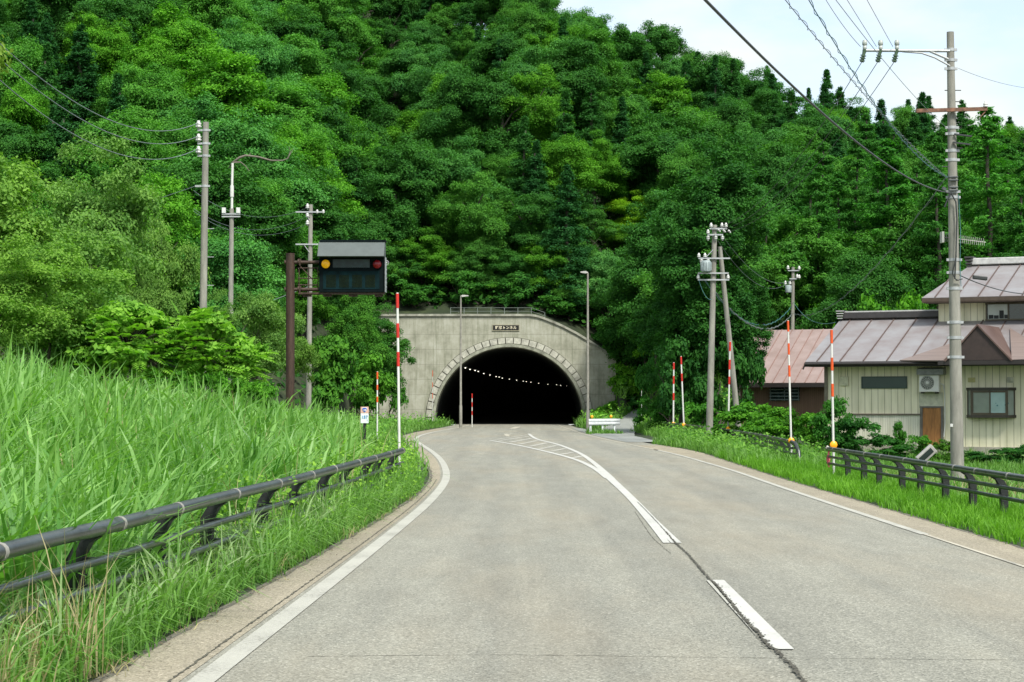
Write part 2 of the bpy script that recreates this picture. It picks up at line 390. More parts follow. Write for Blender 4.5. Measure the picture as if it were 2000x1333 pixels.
A_ = [(958,861),(1005,869),(1060,881),(1120,897),(1160,915),(1187,935),(1225,970),(1262,1012),(1302,1062)]
B_ = [(1033,848),(1048,858),(1090,869),(1130,885),(1160,905),(1195,936),(1236,976),(1280,1022),(1321,1062)]
mb = MB(); ribbon(mb, [g(a) for a in A_[:6]], .15, .009); ribbon(mb, [g(a) for a in A_[5:]], .085, .009); ribbon(mb, [g(a) for a in B_[:6]], .15, .0094); ribbon(mb, [g(a) for a in B_[5:]], .13, .0094)
tag(mb.build('island_line', PAINT_W), kind='structure')
mb = MB()
def along(tab, s_):
    q = [np.array(g(a)) for a in tab]; L_ = np.cumsum([0]+[np.linalg.norm(b-a) for a, b in zip(q[:-1], q[1:])]); return np.array([np.interp(s_*L_[-1], L_, [p[k] for p in q]) for k in (0, 1)])
for k in range(11):       # worn hatching of the painted island, inside its two lines
    s_ = .04+k*.085
    a = along(A_[:6], s_); c = along(B_[:6], min(1, s_+.06)); ribbon(mb, [tuple(a*.9+c*.1), tuple(a*.1+c*.9)], .2, .0075)
ribbon(mb, [g((964,860)), g((1030,850))], .14, .0082)
tag(mb.build('island_hatching', paint('hatch_faded', (.46,.45,.39), .68)), kind='structure')
mb = MB(); ribbon(mb, [g((984,851)), g((1000,848))], .14, .008); ribbon(mb, [g((992,853)), g((988,848))], .2, .0084); ribbon(mb, [g((1000,838)), g((1012,834))], .4, .008)
tag(mb.build('lane_arrow', PAINT_F), kind='structure')
mb = MB()
def quadpx(mb, pts, z):
    q = [G(px, py, z) for px, py in pts]; 
    mb.poly(q)
quadpx(mb, [(1508,1268),(1551,1268),(1414,1133),(1390,1133)], .009)
tag(mb.build('centre_dash', PAINT_W), kind='structure')
mb = MB(); quadpx(mb, [(1492,1258),(1500,1268),(1386,1133),(1379,1133)], .009)
tag(mb.build('centre_dash', PAINT), kind='structure')
mb = MB()
cp = [(1590,1360),(1568,1333),(1552,1308),(1533,1290),(1520,1276),(1500,1262),(1478,1235),(1450,1207),(1425,1175),(1400,1145),(1384,1131),(1362,1105),(1340,1080),(1318,1061),(1300,1040),(1280,1018),(1262,999),(1245,982)]
cw = [.026]*8+[.020]*6+[.012]*4
for i in range(len(cp)-1):
    ribbon(mb, [g(cp[i]), g(cp[i+1])], cw[i], .0125+.0002*(i % 2), step=.035, jit=.75)
for k in range(260):       # ragged crumbs along the crack
    i = random.randrange(0, 12); s = random.random(); a = np.array(g(cp[i]))*(1-s)+np.array(g(cp[i+1]))*s
    x, y = a[0]+random.gauss(0, .022), a[1]; r_ = random.uniform(.003, .011)
    mb.poly([(x+r_*math.cos(q)*random.uniform(.5,1.2), y+r_*2*math.sin(q), .0132+k*.000003) for q in (0, 1.2, 2.4, 3.6, 4.9)])
tag(mb.build('road_crack', CRACK), kind='structure')
mb = MB()
ribbon(mb, [(x-.22, y) for y, x in Lline[::6] if 8 < y < 44], .014, .0088, step=.06, jit=.8)
ribbon(mb, [g((600,1283)), g((1000,1280)), g((1400,1285)), g((2000,1290))], .008, .0029, step=.08, jit=.8)
ribbon(mb, [g((1240,1000)), g((1270,1045)), g((1290,1065)), g((1310,1082))], .008, .003, step=.05, jit=.9)
tag(mb.build('road_crack', mat('crack_fine', (.1,.095,.07), .95, var=.4, scale=30)), kind='structure')
# side road at the right in front of the portal
mb = MB(); rows = []
for y in np.linspace(95, 137, 50): rows.append([(float(xL_(y)+(xR_(y)-xL_(y))*q/5), y, float(zS_(y))+.014) for q in range(6)])
mb.grid([r[::-1] for r in rows]); tag(mb.build('side_road', ASPH2), kind='structure')
re_ = lambda y: np.interp(y, [q[0] for q in Redge], [q[1] for q in Redge])
mb = MB(); rows = []
for k in range(25):
    y = 80+k*1.7; rows.append([(x, y, .010) for x in (float(xR_(y))+.05 if y < 100 else float(xL_(y))+.4, float(np.interp(y, [q[0] for q in Rline], [q[1] for q in Rline]))+.3)])
mb.grid(rows); tag(mb.build('side_road_apron', ASPH2), kind='structure')

# ------------------------------------------------------------ grass (stuff)
def blades(B, hgt, wid, ld, lean, segs=4, droop=1.0):
    """B base (n,3); returns V,Q,face count per blade = segs"""
    n = len(B); s = np.linspace(0, 1, segs+1)[None, :]
    dx, dy = np.cos(ld)[:, None], np.sin(ld)[:, None]
    out = (lean*hgt)[:, None]*s**1.8
    up = hgt[:, None]*(s-droop*(lean[:, None]*.55)*s**3)
    cx_ = B[:, 0:1]+dx*out; cy_ = B[:, 1:2]+dy*out; cz_ = B[:, 2:3]+up
    wd = wid[:, None]*np.array([.7, 1.0, .9, .6, .08])[None, :segs+1]*.5 if segs == 4 else wid[:, None]*np.linspace(1, .1, segs+1)[None]*.5
    tw = ld+np.pi/2+rng.normal(0, .7, n); tx, ty = np.cos(tw)[:, None], np.sin(tw)[:, None]
    Lx = np.stack([cx_-tx*wd, cy_-ty*wd, cz_], 2); Rx = np.stack([cx_+tx*wd, cy_+ty*wd, cz_], 2)
    V = np.stack([Lx, Rx], 2).reshape(-1, 3)
    b = (np.arange(n)*(segs+1)*2)[:, None]+(np.arange(segs)*2)[None]
    b = b.ravel(); Q = np.stack([b, b+1, b+3, b+2], 1)
    return V, Q
def grass(name, pts, hmin, hmax, wid, per, lean, spread, mt, segs=4, tint=(0, 1), label=None, cat='grass', droop=1.0):
    n = len(pts); Bs = np.repeat(pts, per, 0); k = len(Bs)
    big = .75+.5*np.abs(np.sin(pts[:, 0]*1.9+pts[:, 1]*1.3)*np.cos(pts[:, 1]*.83-pts[:, 0]*1.1))
    clump = np.repeat(rng.uniform(.7, 1.15, n)*big, per)
    Bs = Bs+np.c_[rng.normal(0, spread, k), rng.normal(0, spread, k), np.zeros(k)]
    hg = rng.uniform(hmin, hmax, k)*clump; ld = rng.uniform(0, 2*np.pi, k); le = np.abs(rng.normal(lean, lean*.5, k)).clip(0, 1.1)
    V, Q = blades(Bs, hg, wid*rng.uniform(.6, 1.3, k), ld, le, segs, droop)
    pt = .5+.5*np.sin(pts[:, 0]*.9+pts[:, 1]*.45+1.3*np.sin(pts[:, 1]*.3))*np.cos(pts[:, 1]*.6-pts[:, 0]*.5)
    tt = np.repeat((.45*rng.random(n)+.55*pt)*(tint[1]-tint[0])+tint[0], per)*.6+rng.uniform(tint[0], tint[1], k)*.4
    o = link(name, np_mesh(name, V, Q, np.repeat(tt, segs)), mt)
    return tag(o, label, cat, kind='stuff')
def scatter(n, x0, x1, y0, y1, cond=None, ypow=1.0):
    x = rng.uniform(x0, x1, n); u = rng.uniform(0, 1, n)**ypow; y = y0+(y1-y0)*u
    if cond is not None: k = cond(x, y); x, y = x[k], y[k]
    return np.stack([x, y, H(x, y)], 1)
rl = lambda y: np.interp(y, [q[0] for q in Lrail]+[45, 60, 84, 94, 121, 140], [q[1] for q in Lrail]+[-2.6, -3.6, -6, -6.3, -5.4, -5])
le_ = lambda y: np.interp(y, [q[0] for q in Ledge], [q[1] for q in Ledge])
re_ = lambda y: np.interp(y, [q[0] for q in Redge], [q[1] for q in Redge])
infr = lambda x, y: np.abs(x) < y*.29+.8
# tall reed-like grass behind the left rail
p1 = scatter(3900, -9, -2.4, 9, 30, lambda x, y: (x < rl(y)-.25-.8*ss(17, 20, y)) & infr(x, y))
p2 = scatter(7600, -18, -2.4, 30, 78, lambda x, y: (x < rl(y)-1.1) & infr(x, y))
grass('tall_grass', p1, .6, 1.4, .047, 9, .5, .08, REED, tint=(.0, 1), label='tall broad-bladed green grass covering the bank behind the left rail')
grass('tall_grass', p2, .6, 1.35, .070, 6, .5, .12, REED, tint=(.1, 1), label='tall green grass farther up the left bank')
p1d = scatter(260, -12, -2.6, 11, 45, lambda x, y: (x < rl(y)-.3) & infr(x, y))
grass('dry_grass', p1d, .8, 1.35, .012, 5, .35, .08, DRY, label='scattered straw-coloured stalks among the tall grass', cat='dry grass')
# grass in front of the left rail
p3 = scatter(4300, -4.2, -1.5, 8.5, 38, lambda x, y: (x > rl(y)+np.where(y < 20, .27, -.1)) & (x < le_(y)-.02-.22*rng.random(len(x))) & infr(x, y), ypow=1.3)
grass('verge_grass', p3, .32, .85, .019, 17, .62, .06, GRASS, tint=(.1, 1), label='clumps of arching green grass between the left rail and the road', droop=1.3)
p3c = scatter(2600, -3.6, -1.5, 8.5, 30, lambda x, y: (x > le_(y)-.75) & (x < le_(y)-.03) & infr(x, y), ypow=1.3)
grass('verge_grass', p3c, .1, .34, .012, 14, .75, .05, GRASS, tint=(0, .8), label='short fringe of grass along the left road edge', droop=1.2)
p3b = scatter(1500, -4.2, -1.5, 8.5, 30, lambda x, y: (x > rl(y)-.2) & (x < le_(y)-.25) & infr(x, y), ypow=1.2)
grass('verge_grass', p3b, .4, .8, .026, 9, .5, .05, leafmat('pale_blade', (.17,.30,.10), (.42,.55,.28), usecol=False), label='paler broad grass blades between the left rail and the road')
p4 = scatter(500, -4.2, -1.5, 8.5, 34, lambda x, y: (x > rl(y)-.2) & (x < le_(y)+.05) & infr(x, y))
grass('dry_grass', p4, .1, .3, .009, 14, .9, .07, DRY, label='thin dry straw at the foot of the left verge', cat='dry grass')
p5 = scatter(26, -3.5, -2.7, 9.2, 12.4)
grass('dry_grass', p5, .5, .9, .011, 16, .32, .06, DRY, label='straw-coloured grass clump at the bottom left corner', cat='dry grass')
# small-leaved weeds and far verges at left
p6 = scatter(3600, -16, -1.6, 36, 138, lambda x, y: (x < le_(y)-.1) & (x > le_(y)-7) & infr(x, y), ypow=.9)
grass('verge_grass', p6, .3, .75, .045, 7, .5, .12, GRASS, segs=4, label='rough green grass beside the road before the tunnel mouth, left side')
# right side
p7 = scatter(9000, 5.9, 12, 18, 58, lambda x, y: (x > re_(y)+.02) & (x < re_(y)+2.6) & infr(x, y))
grass('verge_grass', p7, .14, .34, .016, 9, .4, .05, leafmat('bright_blade', (.07,.22,.015), (.21,.46,.04), trans=.45, usecol=False), label='bright green grass between the road and the right-hand rail')
p8 = scatter(6500, 7, 22, 24, 72, lambda x, y: (x > re_(y)+2.2) & infr(x, y))
grass('verge_grass', p8, .2, .5, .026, 8, .45, .08, GRASS, label='rough grass between the right-hand rail and the houses')
p9 = scatter(420, 8, 13.5, 28, 50, lambda x, y: (x > re_(y)+2.6) & infr(x, y))
grass('dry_grass', p9, .25, .5, .014, 10, .6, .08, DRY, label='dry straw grass behind the right-hand rail near the pole', cat='dry grass')
p10 = scatter(4500, 5.5, 13, 52, 100, lambda x, y: (x > re_(y)+.05+2.2*ss(76, 84, y)) & (x < re_(y)+5) & infr(x, y))
grass('verge_grass', p10, .25, .6, .032, 9, .5, .1, GRASS, label='tall unkempt verge hiding the farther right-hand rail')
p11 = scatter(4200, 4.3, 22, 104, 150, lambda x, y: ((x > xR_(y)+.05) | ((x > 4.6) & (x < xL_(y)-.05) & (y > 109))) & infr(x, y) & ~((x < 7.8) & (y > 138.5)))
grass('verge_grass', p11, .4, .9, .06, 7, .5, .15, GRASS, label='bright grass bank to the right of the tunnel mouth')
p12 = scatter(60, 4.0, 5.8, 99.2, 101.8)
grass('verge_grass', p12, .25, .5, .04, 8, .5, .1, GRASS, label='tufts at the foot of the short white guardrail')
# straw litter: tufts at left edge
# ------------------------------------------------------------ foliage generators
def cards(C, Nn, size, asp=.6, jitter=.25):
    n = len(C); Nn = Nn/np.linalg.norm(Nn, axis=1, keepdims=True)
    r_ = rng.normal(0, 1, (n, 3)); T = np.cross(Nn, r_); T /= np.linalg.norm(T, axis=1, keepdims=True)+1e-9
    Bn = np.cross(Nn, T); s = (size*rng.uniform(1-jitter, 1+jitter*1.6, n))[:, None]
    V = np.stack([C-T*s*.5, C-Bn*s*asp*.5+T*s*.05, C+T*s*.5-Nn*s*.12, C+Bn*s*asp*.5+T*s*.05], 1).reshape(-1, 3)
    Q = (np.arange(n)*4)[:, None]+np.arange(4)[None]
    return V, Q
def unit(n):
    v = rng.normal(0, 1, (n, 3)); return v/np.linalg.norm(v, axis=1, keepdims=True)
def broad_crown(Rr, Hh, nlobe, nclump, nleaf, size, flat=.5, cr_=.30, scat=.12, low=-.35):
    """crown centred at z=0, radii Rr (xy) and Hh/2 (z)"""
    lob = unit(nlobe); lob[:, 2] = np.clip(lob[:, 2], low, 1); lob[0] = (0, 0, .95); lob *= rng.uniform(.4, .68, (nlobe, 1))*np.array([Rr, Rr, Hh/2]); lr = rng.uniform(.34, .56, nlobe)
    ci = rng.integers(0, nlobe, nclump); d = unit(nclump); d[:, 2] = np.where(d[:, 2] < -.25, -d[:, 2]*.4, d[:, 2])
    cc = lob[ci]+d*(lr[ci, None]*rng.uniform(.65, 1.08, (nclump, 1)))*np.array([Rr, Rr, Hh/2*.95])
    crad = rng.uniform(.6, 1.3, nclump)*cr_*Rr*.62
    li = rng.integers(0, nclump, nleaf); u = unit(nleaf); u[:, 2] = np.where((u[:, 2] < -.15) & (rng.random(nleaf) < .7), np.abs(u[:, 2])*.6, u[:, 2])
    rr = rng.uniform(.35, 1, (nleaf, 1))**.5
    C = cc[li]+u*crad[li, None]*rr*np.array([1, 1, flat])+rng.normal(0, scat*.5, (nleaf, 3))
    Nn = u*.55+np.array([0, 0, .55])+d[li]*.25+rng.normal(0, .42, (nleaf, 3))
    V, Q = cards(C, Nn, size)
    ct = rng.uniform(0, 1, nclump)
    return V, Q, (ct[li]*.45+rng.uniform(0, 1, nleaf)*.55)
def conifer_crown(Hh, Rr, nbr, nleaf, size, droop=.25, jag=.3, point=1.0, flat=.25):
    z = rng.uniform(0, 1, nbr)**.9; az = rng.uniform(0, 2*np.pi, nbr)
    rad = Rr*((1-z)**point*.97+.012)*rng.uniform(1-jag, 1+jag*.4, nbr)
    bi = rng.integers(0, nbr, nleaf); 
    bi = np.where(rng.random(nleaf) < .6, bi, rng.choice(nbr, nleaf, p=(rad+.05*Rr)/(rad+.05*Rr).sum()))
    s = rng.uniform(.1, 1, nleaf)**.65; rr = rad[bi]*s
    wdt = .16*rad[bi]*(1.15-s)+.05*Rr*.6
    C = np.stack([np.cos(az[bi])*rr, np.sin(az[bi])*rr, z[bi]*Hh-droop*rr+.12*rr*s], 1)+rng.normal(0, 1, (nleaf, 3))*np.stack([wdt, wdt, wdt*flat+.04], 1)
    Nn = np.stack([np.cos(az[bi])*.35, np.sin(az[bi])*.35, np.full(nleaf, .75)], 1)+rng.normal(0, .45, (nleaf, 3))
    V, Q = cards(C, Nn, size, asp=.45)
    bt = rng.uniform(0, 1, nbr); return V, Q, bt[bi]*.4+rng.uniform(0, 1, nleaf)*.6
def trunk_mesh(hgt, r0, limbs, spread, top=.75):
    mb = MB(); pts = [Vector((math.sin(k*1.3)*.12, math.cos(k*1.7)*.12, hgt*top*k/6)) for k in range(7)]; pts[0] = Vector((0, 0, -.6))
    mb.tube(pts, [r0*(1-.62*k/6) for k in range(7)], 8)
    for k in range(limbs):
        a = k*2.4+random.random(); s = random.uniform(.35, .95); b0 = pts[0].lerp(pts[-1], s)
        e = b0+Vector((math.cos(a)*spread*random.uniform(.5, .9), math.sin(a)*spread*random.uniform(.5, .9), hgt*random.uniform(.15, .3)))
        mid = b0.lerp(e, .5)+Vector((0, 0, hgt*.03)); mb.tube([b0, mid, e], [r0*.38, r0*.24, r0*.07], 6)
    return mb
TREES = {}
def proto(key, crown_fn, cz, trunk_args, mt, nominal_h, nominal_r, trunk_name='trunk'):
    V, Q, rd = crown_fn(); V = V+np.array([0, 0, cz])
    cm = np_mesh('crown', V, Q, rd); cm.materials.append(mt)
    tb = trunk_mesh(*trunk_args); tm = bpy.data.meshes.new('trunk'); tm.from_pydata([tuple(v) for v in tb.v], [], tb.f); tm.polygons.foreach_set('use_smooth', tb.sm); tm.update(); tm.materials.append(BARK)
    TREES[key] = (cm, tm, nominal_h, nominal_r)
for k in range(7):
    rr_ = [4.0, 4.3, 3.6, 4.1, 3.9, 4.4, 3.7][k]; hh_ = [8.6, 8.2, 9.4, 8.6, 9.0, 8.4, 9.2][k]
    proto(f'b{k}', lambda: broad_crown(rr_, hh_, 12, 170, 72000, .145, flat=[.7, .8, .65, .5, .75, .62, .8][k], cr_=.28, low=-.8, scat=.22), 10.1-hh_*.5, (9.0, .22, 6, 2.4), LEAF, 10.0, rr_)
for k in range(3):
    proto(f'c{k}', lambda: conifer_crown([12, 13, 11.5][k], [2.7, 3.0, 2.6][k], 230, 26000, .17, droop=.3, jag=.42, point=[.95, 1.05, .85][k], flat=.5), 1.2, (12.5, .2, 0, 1, .95), NEEDLE, 13.2, 2.2)
for k in range(2):
    proto(f'l{k}', lambda: conifer_crown([14, 15][k], [3.6, 4.0][k], 110, 16000, .22, droop=-.05, jag=.35, point=.75, flat=.22), 2.5, (16, .22, 0, 1, .98), LEAF, 16.5, 3.8)
for k in range(3):
    proto(f'a{k}', lambda: broad_crown([3.2, 3.5, 3.0][k], [6.0, 6.5, 5.5][k], 14, 150, 42000, .125, flat=.55, cr_=.27, scat=.2, low=-.8), [4.0, 4.1, 3.7][k], (6.2, .10, 9, 2.2), LEAF_FINE, 7.6, 3.2)
proto('d0', lambda: broad_crown(3.1, 15.5, 26, 330, 90000, .15, flat=.95, cr_=.24, scat=.22, low=-1), 8.2, (12, .25, 0, 1), LEAF, 16, 3.1)
for k in range(3):       # shrubs: no visible trunk length
    proto(f's{k}', lambda: broad_crown(1.0, 1.7, 7, 50, 5200, .105, flat=.6, cr_=.36, scat=.07, low=-.7), .75, (1.1, .05, 6, .6), LEAF, 1.6, 1.0)
ALLTREES = []
def tree(key, x, y, z, hgt, rad=None, col=(1, 1, 1), name='broadleaf_tree', label=None, cat='tree', group=None, rz=None, trunk=True, sy=None):
    cm, tm, nh, nr = TREES[key]; sz = hgt/nh; sx = (rad/nr) if rad else sz
    t = empty(name, (x, y, z), label, cat, group, rz if rz is not None else rng.uniform(0, 6.28)); t.scale = (sx, sy/nr if sy else sx, sz)
    c = bpy.data.objects.new('crown', cm); COL.objects.link(c); c.parent = t; c.color = (*col, 1)
    if trunk:
        k = bpy.data.objects.new('trunk', tm); COL.objects.link(k); k.parent = t
    ALLTREES.append(t)
    return t
# one stump-free understorey: low leafage over the hillside floor
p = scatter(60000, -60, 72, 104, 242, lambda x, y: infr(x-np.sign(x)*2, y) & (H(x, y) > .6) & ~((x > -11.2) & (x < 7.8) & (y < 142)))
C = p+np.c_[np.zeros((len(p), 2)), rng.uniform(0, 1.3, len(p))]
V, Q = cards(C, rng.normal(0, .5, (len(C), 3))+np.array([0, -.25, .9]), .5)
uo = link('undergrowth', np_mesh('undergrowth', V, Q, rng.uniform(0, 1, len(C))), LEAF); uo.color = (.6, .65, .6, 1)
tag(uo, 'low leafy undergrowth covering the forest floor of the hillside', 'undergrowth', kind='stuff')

# ------------------------------------------------------------ hillside forest
cand = []
yv = 106.0
while yv < 252:
    sp_ = 4.7+(yv-106)*.004
    xv = -yv*.29-14
    while xv < yv*.29+14:
        x = xv+rng.uniform(-1.7, 1.7); y = yv+rng.uniform(-1.7, 1.7); z = Hs(x, y)
        ok = z > .8 and not (-12.2 < x < 8.5 and y < 143.5) and not (x > 8 and y < 112) and not (-14 < x < -8 and y < 126) and not (12.5 < x < 20 and y < 122)
        cpx_, cpy_ = proj(x, y, z+6)
        if any(abs(cpx_-a_) < r0_ and -r0_*1.3 < cpy_-b_ < r0_*1.5 and y < Y_+2 for a_, b_, r0_, Y_ in ((1240, 425, 80, 160), (1200, 490, 70, 158), (1188, 570, 70, 146))): ok = False
        if ok: cand.append((x, y, z))
        xv += sp_
    yv += sp_*.87
sel = []
tint_rng = np.random.default_rng(21)
for (x, y, z) in cand:
    px, _ = proj(x, y, z+8)
    pc = .55*float(ss(1330, 1500, px))*float(ss(165, 200, y))+.10
    if y > 222 and px > 1080: pc = max(pc, .3)
    kind = 'c' if tint_rng.random() < pc else 'b'
    if px > 1560 and y < 175 and tint_rng.random() < .55: kind = 'l'
    if kind == 'b': h = tint_rng.uniform(7.2, 12.8); r_ = h*tint_rng.uniform(.34, .46)
    elif kind == 'c': h = tint_rng.uniform(9.5, 13.0)+(.6 if y > 212 else 0); r_ = h*tint_rng.uniform(.19, .25)
    else: h = tint_rng.uniform(11, 15); r_ = h*.23
    dk = 1.0
    pass
    u = tint_rng.random()
    if kind == 'b':
        if u < .14: col = (1.5, 1.32, .6); cn = 'yellow-green'
        elif u < .40: col = (1.25, 1.15, .95); cn = 'fresh green'
        elif u < .62: col = (1.2, 1.15, 1.5); cn = 'bluish green'
        else: col = (.8, .85, .85); cn = 'deep green'
        if px < 760 and cn != 'deep green': col = tuple(q*1.2 for q in col)
    elif kind == 'c': col = (1.0, 1.0, 1.0) if u < .6 else (1.4, 1.25, 1.0); cn = 'dark' if u < .6 else 'mid-green'
    else: col = (.95, 1.02, .95); cn = 'feathery'
    sel.append([x, y, z, h, r_, kind, tuple(q*dk for q in col), cn])
# keep what shows: paint discs front to back into a small depth buffer
Wb, Hb = 460, 297; buf = np.zeros((Hb, Wb), bool); sel.sort(key=lambda q: q[1]); gy, gx = np.mgrid[0:Hb, 0:Wb]
kept = []
for q in sel:
    x, y, z, h, r_, kind = q[:6]
    cpx, cpy = proj(x, y, z+h*(.62 if kind == 'b' else .55)); rx = r_*F/y*.92; ry = h*F/y*(.38 if kind == 'b' else .45)
    mk = ((gx*5-150-cpx)/rx)**2+((gy*5-150-cpy)/ry)**2 < 1
    if mk.sum() == 0: continue
    vis = (mk & ~buf).sum()
    frac = vis/max(1, math.pi*rx*ry/25)
    if frac > .10: kept.append(q+[cpx, cpy, vis])
    core = ((gx*5-150-cpx)/(rx*.72))**2+((gy*5-150-cpy)/(ry*.75))**2 < 1
    buf |= core
for kd in ('b', 'c', 'l'):
    ks = sorted([q for q in kept if q[5] == kd], key=lambda q: -q[10])[285:]
    kept = [q for q in kept if not any(q is r0 for r0 in ks)]
WORDS = ['first','second','third','fourth','fifth','sixth','seventh','eighth','ninth','tenth','eleventh','twelfth','thirteenth','fourteenth','fifteenth','sixteenth','seventeenth','eighteenth','nineteenth','twentieth','twenty-first','twenty-second','twenty-third','twenty-fourth','twenty-fifth','twenty-sixth','twenty-seventh','twenty-eighth','twenty-ninth','thirtieth','thirty-first','thirty-second','thirty-third','thirty-fourth','thirty-fifth','thirty-sixth','thirty-seventh','thirty-eighth','thirty-ninth','fortieth']
for q in kept: q.append(int(np.clip(q[9], 0, 650)//62))
byrow = {}
for q in kept: byrow.setdefault(q[11], []).append(q)
for row, qs in byrow.items():
    qs.sort(key=lambda q: q[8])
    for i, q in enumerate(qs):
        x, y, z, h, r_, kind, col, cn, cpx, cpy, vis, _ = q
        nm, kw, grp = {'b': ('broadleaf_tree', 'broadleaf tree', 'broadleaf trees on the hillside'), 'c': ('cedar_tree', 'pointed cedar', 'pointed cedars on the hillside'), 'l': ('larch_tree', 'layered larch', 'larches behind the houses')}[kind]
        side = 'left' if i < len(qs)/2 else 'right'; nn = i if side == 'left' else len(qs)-1-i
        lab = f"{cn} {kw}, {WORDS[min(nn, 39)]} from the {side}, {WORDS[row]} row down the hillside"
        key = kind+str(rng.integers(0, {'b': 7, 'c': 3, 'l': 2}[kind]))
        tree(key, x, y, z, h, r_, col, nm, lab, 'tree', grp)
print('hill trees', len(kept))

def T(px, ptop, wpx, Y, key, col, name, label, zb=None, pbase=None, cat='tree', group=None, sy=None, frac=None):
    """a tree whose crown spans wpx and whose top reaches ptop at distance Y"""
    top = P(px, ptop, Y); zb = Hs(top.x, Y) if zb is None else zb
    return tree(key, top.x, Y, zb, top.z-zb, wpx/2*Y/F, col, name, label, cat, group, sy=sy)
grp = 'trees around the tunnel portal'
T(735, 600, 150, 128, 'b2', (1.0, 1.0, .9), 'broadleaf_tree', 'leafy tree covering the left end of the portal wall', group=grp)
T(690, 575, 150, 120, 'b4', (1.2, 1.1, .8), 'broadleaf_tree', 'low tree right of the message board post, left of the portal', group=grp)
T(640, 640, 140, 108, 's1', (1.3, 1.15, .8), 'shrub', 'leafy shrub behind the foot of the brown sign post', cat='shrub', group=grp)
T(712, 690, 110, 112, 's0', (1.5, 1.3, .8), 'shrub', 'yellowish green shrub behind the kilometre marker', cat='shrub', group=grp)
T(765, 680, 70, 132, 's2', (1.1, 1.1, .9), 'shrub', 'shrub against the left foot of the portal wall', cat='shrub', group=grp)
T(1188, 498, 140, 144, 'b5', (2.1, 1.65, 2.6), 'broadleaf_tree', 'pale silvery green tree above the right side of the portal', group=grp)
T(1075, 520, 120, 147, 'b3', (1.5, 1.3, .8), 'broadleaf_tree', 'bright layered tree directly above the portal railing', group=grp)
T(1222, 640, 80, 140, 's0', (1.6, 1.45, .7), 'shrub', 'yellow-green shrub at the right end of the portal wall', cat='shrub', group=grp)
T(1240, 370, 120, 160, 'b3', (3.3, 2.0, .5), 'broadleaf_tree', 'vivid yellow-green tree above right of the portal', group=grp)
T(1200, 440, 130, 158, 'b1', (1.8, 1.35, .6), 'broadleaf_tree', 'bright tree just below left of the vivid yellow-green one', group=grp)
T(1270, 700, 60, 106, 's2', (.9, 1, .9), 'shrub', 'green shrub under the large dark tree at its left', cat='shrub', group=grp)
for i in range(17):
    x_ = -11+i*1.18; y_ = 142.6+(i % 3)*.9
    tree('s'+str(i % 3), x_, y_, Hs(x_, y_)-.3, [1.9, 2.6, 3.1, 2.2][i % 4], [1.5, 1.9, 1.6][i % 3], [(.9,.95,.8), (1.3,1.15,.7), (.7,.8,.75)][(i*2) % 3], 'shrub', f'{WORDS[i]} shrub from the left in the row just behind the portal wall', 'shrub', 'shrubs just behind the portal wall')
for i, (x_, y_) in enumerate([(-16, 118), (-13.5, 122), (-12.3, 131), (-15.5, 128), (-18.5, 113), (-21, 108), (-24, 103), (-12, 137), (8.9, 143), (10.5, 139), (12.5, 133), (14, 128), (11.8, 126)]):
    tree('b'+str(i % 7), x_, y_, Hs(x_, y_)-.6, [4.5, 5.5, 6.2, 5.0][i % 4], [2.2, 2.7, 2.4][i % 3], [(1.0,1.0,.8), (1.3,1.15,.7), (.85,.9,.85)][i % 3], 'broadleaf_tree', f"{WORDS[i]} low tree from the left along the foot of the hill beside the portal" if i < 8 else f"{WORDS[i-8]} low tree rightwards from the portal's right end", 'tree', 'low trees along the foot of the hill')
for i, (x_, y_, h_) in enumerate([(8.6, 137, 3.6), (10.2, 134, 3.0), (11.5, 138, 4.0), (12.4, 131, 2.4)]):
    tree('s'+str(i % 3), x_, y_, Hs(x_, y_)-.2, h_, h_*.5, (2.0, 1.6, .7), 'shrub', f'{WORDS[i]} yellow-green shrub rightwards from the portal, on the bank by the side road', 'shrub', 'yellow-green shrubs right of the portal')
for i in range(30):
    row_, k_ = divmod(i, 10); x_ = -13+k_*2.15+(row_ % 2)*1.0+rng.uniform(-.4, .4); y_ = 145.5+row_*4.6+rng.uniform(-.6, .6); h_ = [4.6, 5.8, 5.0, 6.4][i % 4]
    tree('b'+str(i % 7), x_, y_, Hs(x_, y_)-1.4, h_, h_*.5, [(1.1,1.05,.8), (1.5,1.3,.65), (.85,.9,.9), (1.2,1.1,1.1)][(i*3) % 4], 'broadleaf_tree', f'{WORDS[k_]} young tree from the left, {WORDS[row_]} row above the portal wall', 'tree', 'young trees filling the slope above the portal')
for i, (x_, y_, h_) in enumerate([(5.2, 118, 1.0), (5.9, 125, 1.3), (6.6, 131, 1.7), (7.3, 136, 2.0), (6.1, 134.5, 1.5)]):
    tree('s'+str(i % 3), x_, y_, Hs(x_, y_)-.15, h_, h_*.62, (1.9, 1.6, .7), 'shrub', f'{WORDS[i]} low bright shrub between the white guardrail and the right side of the portal', 'shrub', 'low shrubs behind the white guardrail')
for i, (px_, tp) in enumerate([(350, 715), (400, 712), (460, 722), (300, 710), (520, 735)]):
    T(px_, tp, 90, 50+i, 's'+str(i % 3), (1.5, 1.35, .7), 'shrub', ['shrub under the feathered-leaf bush, left of the first pole', 'shrub hiding the foot of the first concrete pole', 'shrub hiding the foot of the antenna pole', 'shrub above the grass under the widest feathered bush', 'shrub above the grass between the antenna pole and the sign post'][i], cat='shrub', group='shrubs along the top of the grass bank')
